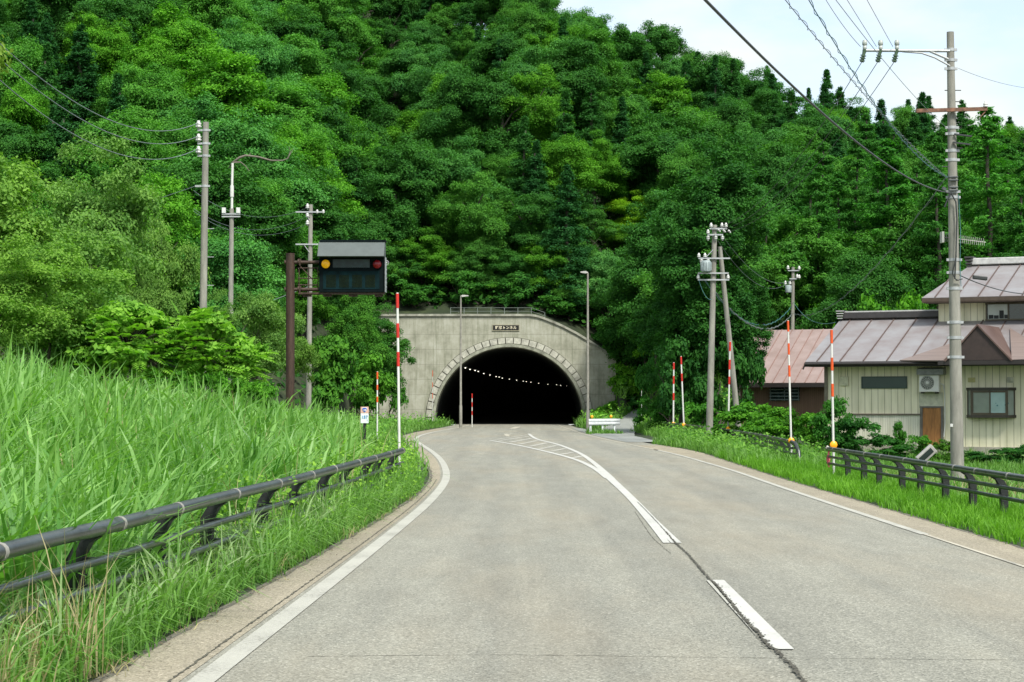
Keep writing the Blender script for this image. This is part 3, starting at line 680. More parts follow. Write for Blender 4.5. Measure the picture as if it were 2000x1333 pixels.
# the big dark tree by the farther poles
tree('d0', P(1378, 500, 100).x, 100, -.1, 16.2, 3.25, (.62, .72, .72), 'dark_evergreen', 'huge dense dark green tree behind the leaning brace pole', 'tree', sy=3.0, rz=.4)
tree('d0', P(1330, 500, 102).x, 102, -.1, 11.0, 2.3, (.55, .66, .68), 'dark_evergreen', 'left shoulder of dark foliage beside the huge dark tree', 'tree', rz=1.4)
tree('d0', P(1440, 500, 101.5).x, 101.5, -.1, 10.2, 1.9, (.58, .68, .68), 'dark_evergreen', 'dark tree with low boughs touching the pink barn roof', 'tree', rz=2.0)
for px_, tp, wd, Y_, kk, lb in [(1310, 660, 110, 99, 's0', 'low dark bush left under the huge dark tree'), (1400, 650, 120, 98.5, 's1', 'dark bush at the foot of the huge dark tree'), (1458, 670, 80, 99, 's2', 'dark bush between the huge dark tree and the barn')]:
    T(px_, tp, wd, Y_, kk, (.55, .65, .68), 'shrub', lb, cat='shrub', group='dark bushes under the huge tree')
# larches behind the houses
for px_, tp, wd, Y_, lb, c_ in [(1735, 300, 260, 125, 'large layered larch with a bare trunk showing above the long roof ridge', (1.0, 1.15, .9)), (1640, 360, 200, 128, 'layered larch behind the pink barn roof', (.9, 1.0, .9)), (1930, 240, 260, 126, 'tall soft green larch right of the tall concrete pole', (1.35, 1.4, 1.1)), (1830, 330, 190, 121, 'larch directly behind the tall concrete pole', (1.0, 1.1, .9)), (2010, 300, 200, 122, 'larch cut off by the right edge of the photo', (1.1, 1.2, .9)), (1550, 400, 150, 126, 'larch between the huge dark tree and the barn pole', (.9, 1.05, .9))]:
    T(px_, tp, wd, Y_, 'l'+str(len(lb) % 2), c_, 'larch_tree', lb, zb=max(0, Hs(P(px_, tp, Y_).x, Y_)-1), group='larches behind the houses')
for px_, tp, wd, Y_, lb in [(1700, 575, 150, 112, 'bright low shrub above the long roof ridge, left part'), (1790, 570, 130, 110, 'bright low shrub above the long roof ridge beside the upper storey'), (1600, 590, 120, 119, 'green shrub behind the barn roof ridge')]:
    T(px_, tp, wd, Y_, 's'+str(len(lb) % 3), (1.7, 1.5, .6), 'shrub', lb, zb=0, cat='shrub', group='shrubs behind the houses')
# fine-leaved trees at left
grp = 'fine-leaved light green trees on the left'
for i, (px_, tp, wd, Y_, lb, c_) in enumerate([
    (15, 225, 300, 50, 'light green fine-leaved tree at the left edge of the photo', (1.1, 1.12, .85)),
    (180, 285, 230, 58, 'light olive fine-leaved tree, tallest between the left edge and the first pole', (1.05, 1.08, 1.05)),
    (305, 345, 130, 64, 'fine-leaved tree just left of the first concrete pole', (1.05, 1.05, .95)),
    (95, 420, 230, 44, 'bright fine-leaved tree low in front at the left', (1.12, 1.15, .8)),
    (-10, 470, 220, 40, 'yellow-green fine-leaved bush tree at the left edge above the grass', (1.2, 1.2, .8)),
    (285, 480, 120, 56, 'dull olive tree behind the pinnate bush', (.95, .95, .85)),
    (500, 530, 150, 88, 'greyish green low tree between the antenna pole and the sign post', (1.0, 1.0, .95)),
    (420, 575, 80, 74, 'low fine-leaved tree at the foot of the first concrete pole', (.95, 1.0, .9)),
    (565, 600, 90, 92, 'low green tree right behind the brown sign post', (1.0, 1.0, .8)),
    (180, 520, 190, 50, 'silvery green fine-leaved tree in the middle of the left thicket', (1.1, 1.15, 1.25))]):
    T(px_, tp, wd*1.4, Y_, 'a'+str(i % 3), (c_[0]*1.12, c_[1]*1.1, c_[2]*.85), 'acacia_tree', lb, group=grp)
tree('a1', -11.9, 34, 4.0, 7.0, 2.4, (1.5, 1.2, .8), 'acacia_tree', 'overhanging yellow-tinged branch entering at the top left corner', 'tree', group=grp)

# bush with long feathered (pinnate) leaves at left
def pinnate_bush(cx_, cy_, cz_, rx, rz_, n, seed, lab):
    rr = random.Random(seed); t = empty('pinnate_bush', (cx_, cy_, cz_), lab, 'bush', 'bushes with long feathered leaves'); 
    Vs = []; Qs = []; rd = []; nb = 0; mb = MB()
    for i in range(n):
        a = rr.uniform(0, 2*math.pi); el = math.asin(rr.uniform(-.75, 1)); ca = math.cos(el)
        p0 = Vector((math.cos(a)*ca*rx*.75, math.sin(a)*ca*rx*.7, math.sin(el)*rz_*.85))*rr.uniform(.65, 1.05)*(1+.18*math.sin(3*a+seed)*math.cos(4*el))
        d = Vector((math.cos(a)+rr.gauss(0,.3), math.sin(a)+rr.gauss(0,.3), .2+.45*math.sin(el)+rr.gauss(0,.2))).normalized(); ln = rr.uniform(.32, .52); k = 7; tone = rr.random()
        side = d.cross(Vector((0, 0, 1))).normalized()
        for j in range(k):
            s = (j+1)/k; c = p0+d*ln*s-Vector((0, 0, .28*ln*s*s)); l_ = .145*math.sin(math.pi*min(1, .25+s*.75))+.05
            for sg in (-1, 1):
                q = (side*sg+d*.35-Vector((0, 0, .12))).normalized(); wv = d*.042
                b0 = c+q*.01; Vs += [b0, c+q*l_*.45-wv, c+q*l_-Vector((0, 0, l_*.2)), c+q*l_*.45+wv]; Qs.append((nb, nb+1, nb+2, nb+3)); nb += 4; rd.append(tone*.6+rr.random()*.4)
        mb.tube([p0*.2, p0*.7, p0], [.018, .012, .006], 4, caps=False)
    V2_, Q2_, r2_ = broad_crown(rx*.98, rz_*1.9, 10, 70, int(6500*rx), .15, flat=.55, cr_=.34, scat=.08, low=-.8)
    V1_ = np.array([tuple(v) for v in Vs]); Q1_ = np.array(Qs)
    o = link('foliage', np_mesh('foliage', np.vstack([V1_, V2_]), np.vstack([Q1_, Q2_+len(V1_)]), np.r_[np.array(rd), r2_]), LEAF_FINE, t); o.color = (1.55, 1.6, .7, 1)
    mb.build('stem', BARK, t)
for i, (px_, py_, rx_, rz_, n_, lb) in enumerate([(250, 668, 1.45, .95, 620, 'bright bush with feathered leaves, widest, left of the first concrete pole'), (385, 665, 1.05, .85, 420, 'bright feathered-leaf bush in front of the first concrete pole foot'), (170, 700, .8, .5, 260, 'low feathered-leaf bush at the left end above the grass'), (455, 690, .65, .55, 200, 'small feathered-leaf bush at the foot of the antenna pole')]):
    c_ = P(px_, py_+14, 44); pinnate_bush(c_.x, 44+i*.3, c_.z, rx_, rz_*1.15, int(n_*.3), i, lb)

# shrubs on the right between rail and houses
grp = 'shrubs in front of the barn'
for i, (px_, tp, wd, Y_, lb, c_) in enumerate([
    (1285, 778, 80, 101, 'dark leafy shrub left of the two close snow poles', (.95, 1.05, .8)),
    (1372, 780, 90, 95, 'green shrub right of the two close snow poles', (1.1, 1.15, .75)),
    (1455, 785, 130, 76, 'broad-leaved shrub right of the pole with a red band', (1.5, 1.35, .7)),
    (1530, 790, 120, 74, 'fresh green shrub in front of the slatted barn window', (1.6, 1.4, .7)),
    (1590, 800, 90, 68, 'fresh green shrub between the two orange-banded poles', (1.5, 1.35, .7)),
    (1500, 815, 110, 70, 'low bright shrub in front of the barn wall', (1.6, 1.4, .7))]):
    T(px_, tp, wd, Y_, 's'+str(i % 3), c_, 'shrub', lb, zb=-.2, cat='shrub', group=grp)
grp = 'dark creeping bushes along the cream house'
for i, (px_, tp, wd, Y_, lb, c_) in enumerate([
    (1632, 775, 90, 66, 'dark climbing bush on the left corner of the cream house', (.85, .95, .75)),
    (1668, 808, 110, 64, 'dark bush below the wall trim right of the house corner', (.5, .65, .6)),
    (1712, 845, 100, 63, 'low dark bush left of the foundation vent', (.5, .65, .6)),
    (1765, 868, 90, 62, 'low dark bush left of the tilted grey floodlight', (.6, .75, .6)),
    (1800, 845, 60, 61, 'brighter leafy weed under the plywood door', (1.2, 1.2, .7)),
    (1843, 858, 60, 61, 'reddish tinged weed right of the plywood door', (1.2, .95, .6)),
    (1905, 880, 90, 61, 'low dark bush right of the tall pole foot', (.5, .65, .6)),
    (1958, 872, 90, 60, 'dark bush under the bay window', (.5, .65, .6)),
    (2003, 868, 90, 60, 'dark bush at the right edge of the photo', (.5, .65, .6)),
    (1752, 822, 34, 68.2, 'small weed growing up the wall left of the plywood door', (.9, 1.0, .7))]):
    T(px_, tp, wd, Y_, 's'+str(i % 3), c_, 'bush', lb, zb=-.35, cat='bush', group=grp)
# weedy leafage spilling over the left rail and the far right verge
def leafy(name, n, x0, x1, y0, y1, cond, zlo, zhi, size, col, label):
    p = scatter(n, x0, x1, y0, y1, cond); hn = np.abs(np.sin(p[:, 0]*2.1+p[:, 1]*.9)*np.cos(p[:, 1]*.55+p[:, 0]))
    C = p+np.c_[np.zeros((len(p), 2)), rng.uniform(zlo, 1, len(p))*zhi*(.45+.7*hn)]
    V, Q = cards(C, rng.normal(0, .45, (len(C), 3))+np.array([0, -.2, .8]), size)
    o = link(name, np_mesh(name, V, Q, rng.uniform(0, 1, len(C))), LEAF_FINE); o.color = (*col, 1); tag(o, label, 'weeds', kind='stuff')
leafy('weeds', 26000, -6.5, -1.4, 19, 52, lambda x, y: (x < rl(y)+.35-0*x) & (x > rl(y)-1.6) & infr(x, y), .1, .8, .06, (1.5, 1.5, .7), 'small-leaved yellowish weeds climbing round the left rail')
leafy('weeds', 20000, 5.5, 12, 56, 101, lambda x, y: (x > re_(y)+.4+2*ss(76, 84, y)) & (x < re_(y)+3.6) & infr(x, y), .1, .75, .11, (1.1, 1.25, .7), 'leafy weeds overgrowing the farther right-hand rail')
leafy('weeds', 9000, -12, -3, 70, 138, lambda x, y: (x < le_(y)-.5) & (x > le_(y)-6) & infr(x, y), .1, .9, .14, (1.2, 1.4, .8), 'leafy weeds beside the road left of the tunnel mouth')
leafy('weeds', 14000, 4.6, 16, 104, 142, lambda x, y: ((x > xR_(y)+.1) | ((x > 4.8) & (x < xL_(y)-.1) & (y > 110))) & infr(x, y) & ~((x < 7.8) & (y > 138.5)), .1, 1.1, .16, (1.5, 1.7, .8), 'leafy weeds on the bank right of the tunnel mouth')

# ------------------------------------------------------------ tunnel portal
YP = 139.0
def concrete_wall():
    m, t, b, l = newmat('weathered_concrete')
    tcn = N(t, 'ShaderNodeTexCoord'); o = tcn.outputs['Object']
    n1 = N(t, 'ShaderNodeTexNoise'); n1.inputs['Scale'].default_value = .8; n1.inputs['Detail'].default_value = 8; n1.inputs['Roughness'].default_value = .7; l(o, n1.inputs['Vector'])
    r1 = ramp(t, [(.32, (.235,.24,.18)), (.5, (.355,.355,.28)), (.66, (.45,.45,.375))]); l(n1.outputs[0], r1.inputs[0])
    mpn = N(t, 'ShaderNodeMapping'); mpn.inputs['Scale'].default_value = (2.6, 1, .16); l(o, mpn.inputs[0])
    n2 = N(t, 'ShaderNodeTexNoise'); n2.inputs['Scale'].default_value = 1.6; n2.inputs['Detail'].default_value = 7; n2.inputs['Roughness'].default_value = .75; l(mpn.outputs[0], n2.inputs['Vector'])
    r2 = ramp(t, [(.33, (.55,.58,.5)), (.52, (1.0,1.0,1.0))]); l(n2.outputs[0], r2.inputs[0])
    m2 = N(t, 'ShaderNodeMix', data_type='RGBA', blend_type='MULTIPLY'); m2.inputs['Factor'].default_value = .85; l(r1.outputs[0], m2.inputs['A']); l(r2.outputs[0], m2.inputs['B'])
    # formwork lifts: thin horizontal lines
    sp = N(t, 'ShaderNodeSeparateXYZ'); l(o, sp.inputs[0])
    md = N(t, 'ShaderNodeMath', operation='FRACT'); ml = N(t, 'ShaderNodeMath', operation='MULTIPLY'); ml.inputs[1].default_value = 1/1.1; l(sp.outputs[2], ml.inputs[0]); l(ml.outputs[0], md.inputs[0])
    lt = N(t, 'ShaderNodeMath', operation='LESS_THAN'); lt.inputs[1].default_value = .05; l(md.outputs[0], lt.inputs[0])
    l5 = N(t, 'ShaderNodeMath', operation='MULTIPLY'); l5.inputs[1].default_value = .28; l(lt.outputs[0], l5.inputs[0])
    m3 = N(t, 'ShaderNodeMix', data_type='RGBA'); l(l5.outputs[0], m3.inputs['Factor']); l(m2.outputs['Result'], m3.inputs['A']); m3.inputs['B'].default_value = (.12,.12,.09,1)
    l(m3.outputs['Result'], b.inputs['Base Color']); b.inputs['Roughness'].default_value = .9
    return m
WALLC = concrete_wall()
RINGC = mat('ring_block_concrete', (.47,.465,.39), .85, var=.18, scale=4, bump=.2)
LINING = mat('shade_painted_lining', (.06,.065,.058), .95, var=.3, scale=2)  # darkness of the tunnel interior is put into this near-black lining colour
LIPC = mat('tunnel_lip_concrete', (.30,.31,.24), .9, var=.25, scale=2)  # lip concrete; paler than the lining, painting in the daylight at the mouth
cxp, czp, ri = -.19, .26, 5.45
port = empty('tunnel_portal', (cxp, YP, 0), 'grey concrete tunnel portal with a dark round-arched mouth', 'tunnel')
mb = MB(port.location)
arch = [(cxp+5.72*math.cos(a), czp+5.72*math.sin(a)) for a in np.linspace(-.05, math.pi+.05, 60)]
outl = [(7.63, -.6)]+[(x, z) for x, z in PORT_TOP[::-1]]+[(-11.5, -.6)]
outl = [(7.63,-.6),(7.63,4.70),(6.7,5.38),(5.64,6.09),(4.7,6.65),(3.76,7.14),(3.0,7.47),(2.25,7.76),(1.8,7.9),(1.3,7.97),(-11.5,7.97),(-11.5,-.6)]
pts = [(x, YP, z) for x, z in outl]+[(arch[-1][0], YP, -.6)]+[(x, YP, z) for x, z in arch[::-1]]+[(arch[0][0], YP, -.6)]
mb.extr(pts, (0, 1.3, 0)); mb.build('portal_wall', WALLC, port)
mb = MB(port.location)    # coping
cop = [(x, z) for x, z in outl[1:11]]
for (xa, za), (xb, zb_) in zip(cop[:-1], cop[1:]):
    n_ = Vector((za-zb_, 0, xb-xa)).normalized(); n_ = n_ if n_.z > 0 else -n_
    mb.extr([Vector((xa, YP-.12, za)), Vector((xb, YP-.12, zb_)), Vector((xb, YP-.12, zb_))+n_*.16, Vector((xa, YP-.12, za))+n_*.16], (0, 1.5, 0))
mb.build('coping', mat('coping_concrete', (.33,.33,.27), .9, var=.25, scale=2), port)
mb = MB(port.location)
nb_ = 33
for k in range(nb_):
    a0 = -.05+(math.pi+.1)*k/nb_+.006; a1 = -.05+(math.pi+.1)*(k+1)/nb_-.006
    q = []
    for r0, a in ((5.70, a0), (6.12, a0), (6.12, (a0+a1)/2), (6.12, a1), (5.70, a1), (5.70, (a0+a1)/2)):
        q.append((cxp+r0*math.cos(a), YP-.16, czp+r0*math.sin(a)))
    mb.extr(q, (0, .16, 0))
mb.build('arch_ring', RINGC, port)
mb = MB(port.location); rows = [[(cxp+r0*math.cos(a), YP-y_, czp+r0*math.sin(a)) for a in np.linspace(-.05, math.pi+.05, 60)] for r0, y_ in ((5.66, .05), (6.16, .05), (6.16, 0))]; mb.grid(rows, False, False); mb.build('ring_joint', mat('ring_joint_dark', (.12,.12,.09), .95), port)
def tube_ring(mb, r, ya, yb, n=48, steps=1, curve=False, inward=True):
    rows = []
    for s in range(steps+1):
        y = ya+(yb-ya)*s/steps; dx = ((y-YP)**2/2150) if curve and y > YP else 0
        rows.append([(cxp+dx+r*math.cos(a), y, czp+r*math.sin(a)) for a in np.linspace(-.06, math.pi+.06, n)])
    mb.grid(rows, False, True); return rows
mb = MB(port.location); ra = tube_ring(mb, 5.45, YP-.35, YP+2.5); rb = tube_ring(mb, 5.66, YP-.35, YP+.0)
for k in range(47): mb.poly([ra[0][k], ra[0][k+1], rb[0][k+1], rb[0][k]])
mb.build('arch_lip', LIPC, port)
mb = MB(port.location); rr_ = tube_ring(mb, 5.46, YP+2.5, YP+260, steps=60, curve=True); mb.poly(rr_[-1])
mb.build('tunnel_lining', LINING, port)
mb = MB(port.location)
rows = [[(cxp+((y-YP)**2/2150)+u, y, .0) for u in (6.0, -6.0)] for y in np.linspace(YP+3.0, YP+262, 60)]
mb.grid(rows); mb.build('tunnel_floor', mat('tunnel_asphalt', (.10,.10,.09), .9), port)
# name plaque
pl0 = P(963, 636, YP-.06); pl1 = P(1013, 645, YP-.06)
mb = MB(port.location); mb.box(((pl0.x+pl1.x)/2, YP-.04, (pl0.z+pl1.z)/2), (pl1.x-pl0.x, .08, pl0.z-pl1.z), bev=.01); plq = mb.build('name_plaque', mat('black_plaque', (.012,.011,.009), .4), port)
mb = MB(port.location)
hx = (pl1.x-pl0.x)/2+.04; hz = (pl0.z-pl1.z)/2+.04; cxq = (pl0.x+pl1.x)/2; czq = (pl0.z+pl1.z)/2
for dz in (-hz, hz): mb.box((cxq, YP-.03, czq+dz), (2*hx+.05, .06, .05))
for dx in (-hx, hx): mb.box((cxq+dx, YP-.03, czq), (.05, .06, 2*hz-.05))
mb.build('plaque_frame', mat('plaque_frame', (.33,.31,.22), .7), plq)
def text(body, size, loc, mt, parent, name, org=(0,0,0), align='CENTER', rot=(math.pi/2,0,0), sx=1.0, bold=0, spacing=1.0):
    cu = bpy.data.curves.new(name, 'FONT'); cu.body = body; cu.size = size; cu.align_x = align; cu.align_y = 'CENTER'; cu.extrude = .004; cu.offset = bold; cu.space_character = spacing
    o = bpy.data.objects.new(name, cu); COL.objects.link(o); bpy.context.view_layer.update()
    me = bpy.data.meshes.new_from_object(o.evaluated_get(bpy.context.evaluated_depsgraph_get()))
    bpy.data.objects.remove(o); me.name = name; me.materials.clear(); me.materials.append(mt)
    ob = bpy.data.objects.new(name, me); COL.objects.link(ob); ob.parent = parent; ob.location = Vector(loc)-Vector(org); ob.rotation_euler = rot; ob.scale = (sx, 1, 1)
    return ob
text('野尻トンネル', .25, (cxq, YP-.086, czq-.01), mat('gilt_lettering', (.75,.68,.5), .4), plq, 'lettering', org=port.location, bold=.006, spacing=1.12)
# railing above portal
ro = P(905, 618, YP+.9)
RAILG = mat('weathered_rail_grey', (.16,.19,.17), .7)
rail_t = empty('steel_railing', (ro.x, YP+.9, 7.9), 'thin grey steel railing on top of the portal wall', 'railing')
mb = MB(rail_t.location); mbp = MB(rail_t.location)
xa = P(880, 600, YP+.9).x; xb = P(1064, 600, YP+.9).x
for z in (.16, .42, .68): mb.tube([(xa, YP+.9, 7.95+z), (xb-1.0, YP+.9, 7.95+z), (xb, YP+.9, 7.6+z)], .014, 5)
mb.split('rail', RAILG, rail_t)
for k in range(8):
    mp_ = MB(rail_t.location); x = xa+(xb-xa)*k/7; zb_ = 7.95 if k < 7 else 7.6
    mp_.tube([(x, YP+.9, zb_-.25), (x, YP+.9, zb_+.7)], .028, 6); mp_.build('post', RAILG, rail_t)
# tunnel lights
lamp_m = mat('tunnel_light_glow', (.9,.9,.8), .5, var=0, emit=((1, .95, .75), 1.3)); hous = mat('lamp_housing', (.2,.2,.2), .6)
lp = [(909,719),(918,722),(928,724),(934,726),(945,730),(957,733),(969,736),(975,737),(981,739),(995,741),(1009,743),(1022,745),(1028,746),(1037,747),(1052,749),(1070,751),(1087,752),(1095,753),(1106,754)]
for i, (px_, py_) in enumerate(lp):
    Y_ = 2.47*F/(784-py_)
    q = P(px_, py_, Y_)
    t = empty('tunnel_light', q, f'{WORDS[i]} small white light from the left in the row inside the tunnel', 'light', 'lights in a row inside the tunnel')
    mb = MB(); mb.box((0, 0, .06), (.34, .5, .05)); mb.build('housing', hous, t)
    mb = MB(); mb.box((0, -.05, 0), (.085, .42, .05), bev=.01); mb.build('lens', lamp_m, t)

# ------------------------------------------------------------ rails with posts
def rail_thing(name, path, ztop, zmid, zlow, spacing, side, label, start=0.0, curl_end=False, r_top=.056, nskip=None, grp=None):
    """path: list of (x,y,zoff); side +1: road lies towards +x"""
    pts = [Vector(p) for p in path]; dens = []
    for i in range(len(pts)-1):
        p0, p1, p2, p3 = pts[max(i-1,0)], pts[i], pts[i+1], pts[min(i+2,len(pts)-1)]
        n = max(2, int((p2-p1).length/.5))
        for k in range(n):
            s = k/n; dens.append(.5*((2*p1)+(-p0+p2)*s+(2*p0-5*p1+4*p2-p3)*s*s+(-p0+3*p1-3*p2+p3)*s**3))
    dens.append(pts[-1]); org = Vector((dens[0].x, dens[0].y, dens[0].z))
    t = empty(name, org, label, 'guardrail', grp)
    for nm, z, r_ in (('top_rail', ztop, r_top), ('middle_rail', zmid, .032), ('lower_rail', zlow, .032)):
        mb = MB(org); mb.tube([p+Vector((0, 0, z)) for p in dens], r_, 12 if nm == 'top_rail' else 8); o = mb.build(nm, RAIL, t)
        if nm == 'top_rail':
            bmb = MB(org)
            acc = spacing*.5
            for i in range(len(dens)-1):
                acc += (dens[i+1]-dens[i]).length
                if acc >= spacing:
                    acc -= spacing; d = (dens[i+1]-dens[i]).normalized(); c = dens[i]+Vector((0, 0, z)); bmb.tube([c-d*.03, c+d*.03], r_+.004, 12)
            bmb.split('joint_band', BAND, o)
    acc = spacing-start; posts = []
    for i in range(len(dens)-1):
        acc += (dens[i+1]-dens[i]).length
        if acc >= spacing: acc -= spacing; posts.append((dens[i], (dens[i+1]-dens[i]).normalized()))
    for c, d in posts:
        out = Vector((d.y, -d.x, 0)).normalized()*(.17*side*(1 if d.y > 0 else -1))*-1   # away from road
        mb = MB(org); w_ = .07
        prof = [(1.0, -.7), (1.0, ztop-.33), (.95, ztop-.2), (.6, ztop-.1), (.12, ztop-.055)]
        dep = [.055, .055, .06, .055, .045]
        for sgn in (0,):
            rows = []
            for (o_, z), dp in zip(prof, dep):
                ctr = c+out*o_+Vector((0, 0, z)); nd = out.normalized()
                rows.append([ctr+d*w_-nd*dp, ctr+d*w_+nd*dp, ctr-d*w_+nd*dp, ctr-d*w_-nd*dp])
            mb.grid(rows, True, False); mb.poly(rows[-1])
        for z in (zmid, zlow): mb.box(c+out*.45+Vector((0, 0, z)), (.12, .12, .05), rz=math.atan2(out.y, out.x))
        mb.box(c+out+Vector((0, 0, ztop-.34)), (.135, .165, .012), rz=math.atan2(out.y, out.x))
        mb.build('post', RAILPOST, t)
    return t
lp_ = [(x, y, 0) for y, x in Lrail]
rail_thing('guardrail', lp_, .80, .565, .37, 2.35, 1, 'dark grey tubular roadside rail running through tall grass on the left', start=.9, grp='dark tubular roadside rails')
rp_ = [(7.55, 14, 0), (7.58, 24, 0), (7.6, 35, 0), (7.6, 45.7, 0)]
rail_thing('guardrail', rp_, .585, .40, .24, 2.0, -1, 'black tubular rail in front of the cream house, nearer of the two on the right', start=.25, grp='dark tubular roadside rails')
fp = [(8.12, 55, -.02), (8.45, 66, 0), (8.6, 76.6, 0), (8.5, 86, 0), (8.3, 95, 0), (7.9, 101, 0)]
ft = rail_thing('guardrail', fp, .57, .39, .23, 2.0, -1, 'farther black rail on the right, mostly buried in weeds, with a bent-down end', start=.1, grp='dark tubular roadside rails')
mb = MB(ft.location); e0 = Vector((8.12, 55, .55)); mb.tube([e0, e0+Vector((.05, -.35, -.05)), e0+Vector((.1, -.6, -.25)), e0+Vector((.12, -.7, -.75))], .055, 10); mb.build('end_bend', RAIL, ft)
# white guardrail at the side road
wg = empty('white_guardrail', (4.1, 100, 0), 'short white corrugated guardrail by the side road at the tunnel mouth', 'guardrail')
WG = mat('white_guardrail_paint', (.68,.72,.74), .5, var=.08)
q0 = P(1150, 829, 100); q1 = P(1203, 829, 101.5)
mb = MB(wg.location); rows = []
for dz, dy in ((.17, 0), (.12, -.07), (.04, -.07), (0, 0), (-.04, -.07), (-.12, -.07), (-.17, 0)):
    rows.append([(q0.x, q0.y+dy, .62+dz), (q1.x, q1.y+dy, .62+dz), (q1.x+.25, q1.y+.5+dy*.5, .62+dz)])
mb.grid(rows, False, False); mb.build('beam', WG, wg)
for s in (.06, .5, .94):
    mb = MB(wg.location); c = q0.lerp(q1, s); mb.tube([(c.x, c.y+.09, -.1), (c.x, c.y+.09, .78)], .06, 10); mb.build('post', WG, wg)
for s in (.12, .82):
    c = q0.lerp(q1, s); mb = MB(wg.location); mb.lathe((c.x, c.y+.06, .92), [(0, -.03), (.07, -.03), (.07, .03), (0, .03)], 16, 'Y'); mb.tube([(c.x, c.y+.09, .75), (c.x, c.y+.09, .86)], .015, 6); mb.build('reflector', REFLY, wg)

# ------------------------------------------------------------ snow poles
def snow_pole(px_, pt, Y_, bands, colm, label, reflector=True, zb=0.0, r_=.031, cap=True, pxb=None, refz=None):
    top = P(px_, pt, Y_); pb = P(pxb if pxb else px_, pt, Y_); x0 = pb.x
    t = empty('snow_pole', (x0, Y_, zb), label, 'snow pole', 'striped snow poles'); Hh = top.z-zb; lean = top.x-x0
    at = lambda z: Vector((x0+lean*(z-zb)/Hh, Y_, z))
    mb = MB(t.location); mb.tube([at(zb-.3), at(top.z)], [r_, r_*.8], 10); mb.build('pole', WHITEP, t)
    for (a, b_) in bands:
        za, z2 = P(px_, a, Y_).z, P(px_, b_, Y_).z
        mb = MB(t.location); mb.tube([at(z2), at(za)], r_*1.06, 10); mb.build('band', colm, t)
    if reflector:
        z = refz; c = at(z); mb = MB(t.location); mb.lathe((c.x, c.y-.05, z), [(0, -.03), (.075, -.03), (.088, -.01), (.088, .015), (0, .02)], 20, 'Y'); mb.build('reflector', REFLY, t)
    return t
snow_pole(776, 572, 40, [(574, 602), (632, 660), (688, 716)], RED, 'tall red and white snow pole at the end of the left rail', False, zb=.3, pxb=781)
snow_pole(737, 726, 72, [(727, 741), (752, 762), (775, 786)], ORANGE, 'thin faded orange and white snow pole right of the kilometre marker', False, zb=.3, r_=.032)
snow_pole(922, 769, 126, [(769, 778), (786, 795), (803, 811)], RED, 'short red and white pole at the tunnel mouth, beside the left lamp', False, zb=-.1, r_=.034)
snow_pole(845, 724, 131, [(724, 736), (747, 757), (768, 779)], ORANGE, 'faint thin orange pole against the left side of the arch', False, zb=0, r_=.018)
snow_pole(1253, 730, 112, [(730, 740), (752, 762)], ORANGE, 'faint orange pole in the grass bank right of the portal', False, zb=.5, r_=.02)
snow_pole(1316, 708, 97, [(709, 722), (735, 750), (768, 782)], RED, 'red-banded snow pole, left one of the close pair', True, zb=0, pxb=1314.5, refz=P(1315, 828, 97).z, r_=.045)
snow_pole(1330, 696, 92, [(697, 712), (730, 745)], RED, 'red-banded snow pole, right one of the close pair', True, zb=0, pxb=1336, refz=P(1333, 830, 92).z, r_=.042)
snow_pole(1426, 667, 76, [(668, 686), (703, 722), (736, 751)], RED, 'red-banded snow pole in front of the leaning brace pole', True, zb=0, pxb=1421, refz=P(1421, 838, 76).z, r_=.04)
snow_pole(1539, 626, 55.3, [(627, 648), (671, 693), (714, 736)], ORANGE, 'orange-banded snow pole in front of the pink barn roof', True, zb=-.1, pxb=1545, refz=P(1544, 861, 55.3).z)
snow_pole(1624, 645, 45.5, [(645, 671), (699, 724), (750, 775)], ORANGE, 'orange-banded snow pole at the near rail end by the house corner', True, zb=-.1, pxb=1627, refz=P(1626, 869, 45.5).z, r_=.032)
# pink tape tied to the near rail end
tp = P(1616, 880, 45.6); tg = empty('warning_tape', tp, 'crumpled pink and white tape hanging from the near rail end', 'tape')
mb = MB(); rows = [[(-.02+.02*math.sin(k), -.09, .04-.055*k), (.035+.015*math.sin(k*1.7), -.1-.015*(k % 2), .04-.055*k)] for k in range(9)]; mb.grid(rows, False, False); mb.build('tape', mat('pink_tape', (.85,.14,.2), .6, var=.2, scale=20), tg)
mb = MB(); mb.box((-.01, -.08, .07), (.07, .05, .07), rx=.4, ry=.5, bev=.01); mb.build('knot', mat('white_tape', (.7,.66,.6), .6), tg)

# ------------------------------------------------------------ kilometre marker
mk_p = P(712, 830, 52); zb_ = Hs(mk_p.x, 52); kt = empty('kilometre_marker', (mk_p.x, 52, zb_), 'small white route marker sign with a blue shield in the left weeds', 'road sign')
mb = MB(kt.location); mb.box((mk_p.x, 52.03, (zb_+mk_p.z)/2+.0), (.075, .05, mk_p.z-zb_+.5)); mb.build('post', RAILPOST, kt)
a_ = P(704.5, 795, 52); c_ = P(720, 827, 52); hmid = P(712, 808, 52).z
mb = MB(kt.location); mb.box(((a_.x+c_.x)/2, 51.98, (hmid+c_.z)/2), (c_.x-a_.x, .02, hmid-c_.z), bev=.004); mb.build('number_panel', mat('sign_white', (.72,.78,.78), .5, var=.03), kt)
mb = MB(kt.location); mb.box(((a_.x+c_.x)/2, 51.98, (a_.z+hmid)/2+.002), (c_.x-a_.x, .02, a_.z-hmid-.004), bev=.004); up = mb.build('shield_panel', mat('sign_salmon', (.62,.38,.30), .5, var=.04), kt)
sx_, sz_ = (a_.x+c_.x)/2, (a_.z+hmid)/2
def shield(s, y): return [(sx_+x*s, y, sz_+z*s) for x, z in [(-.055,.055),(-.03,.062),(0,.065),(.03,.062),(.055,.055),(.06,.03),(.05,0),(.03,-.035),(0,-.062),(-.03,-.035),(-.05,0),(-.06,.03)]]
mb = MB(kt.location); mb.extr(shield(1.18, 51.966), (0, .004, 0)); mb.build('shield_rim', mat('sign_rim', (.8,.8,.78), .5), up)
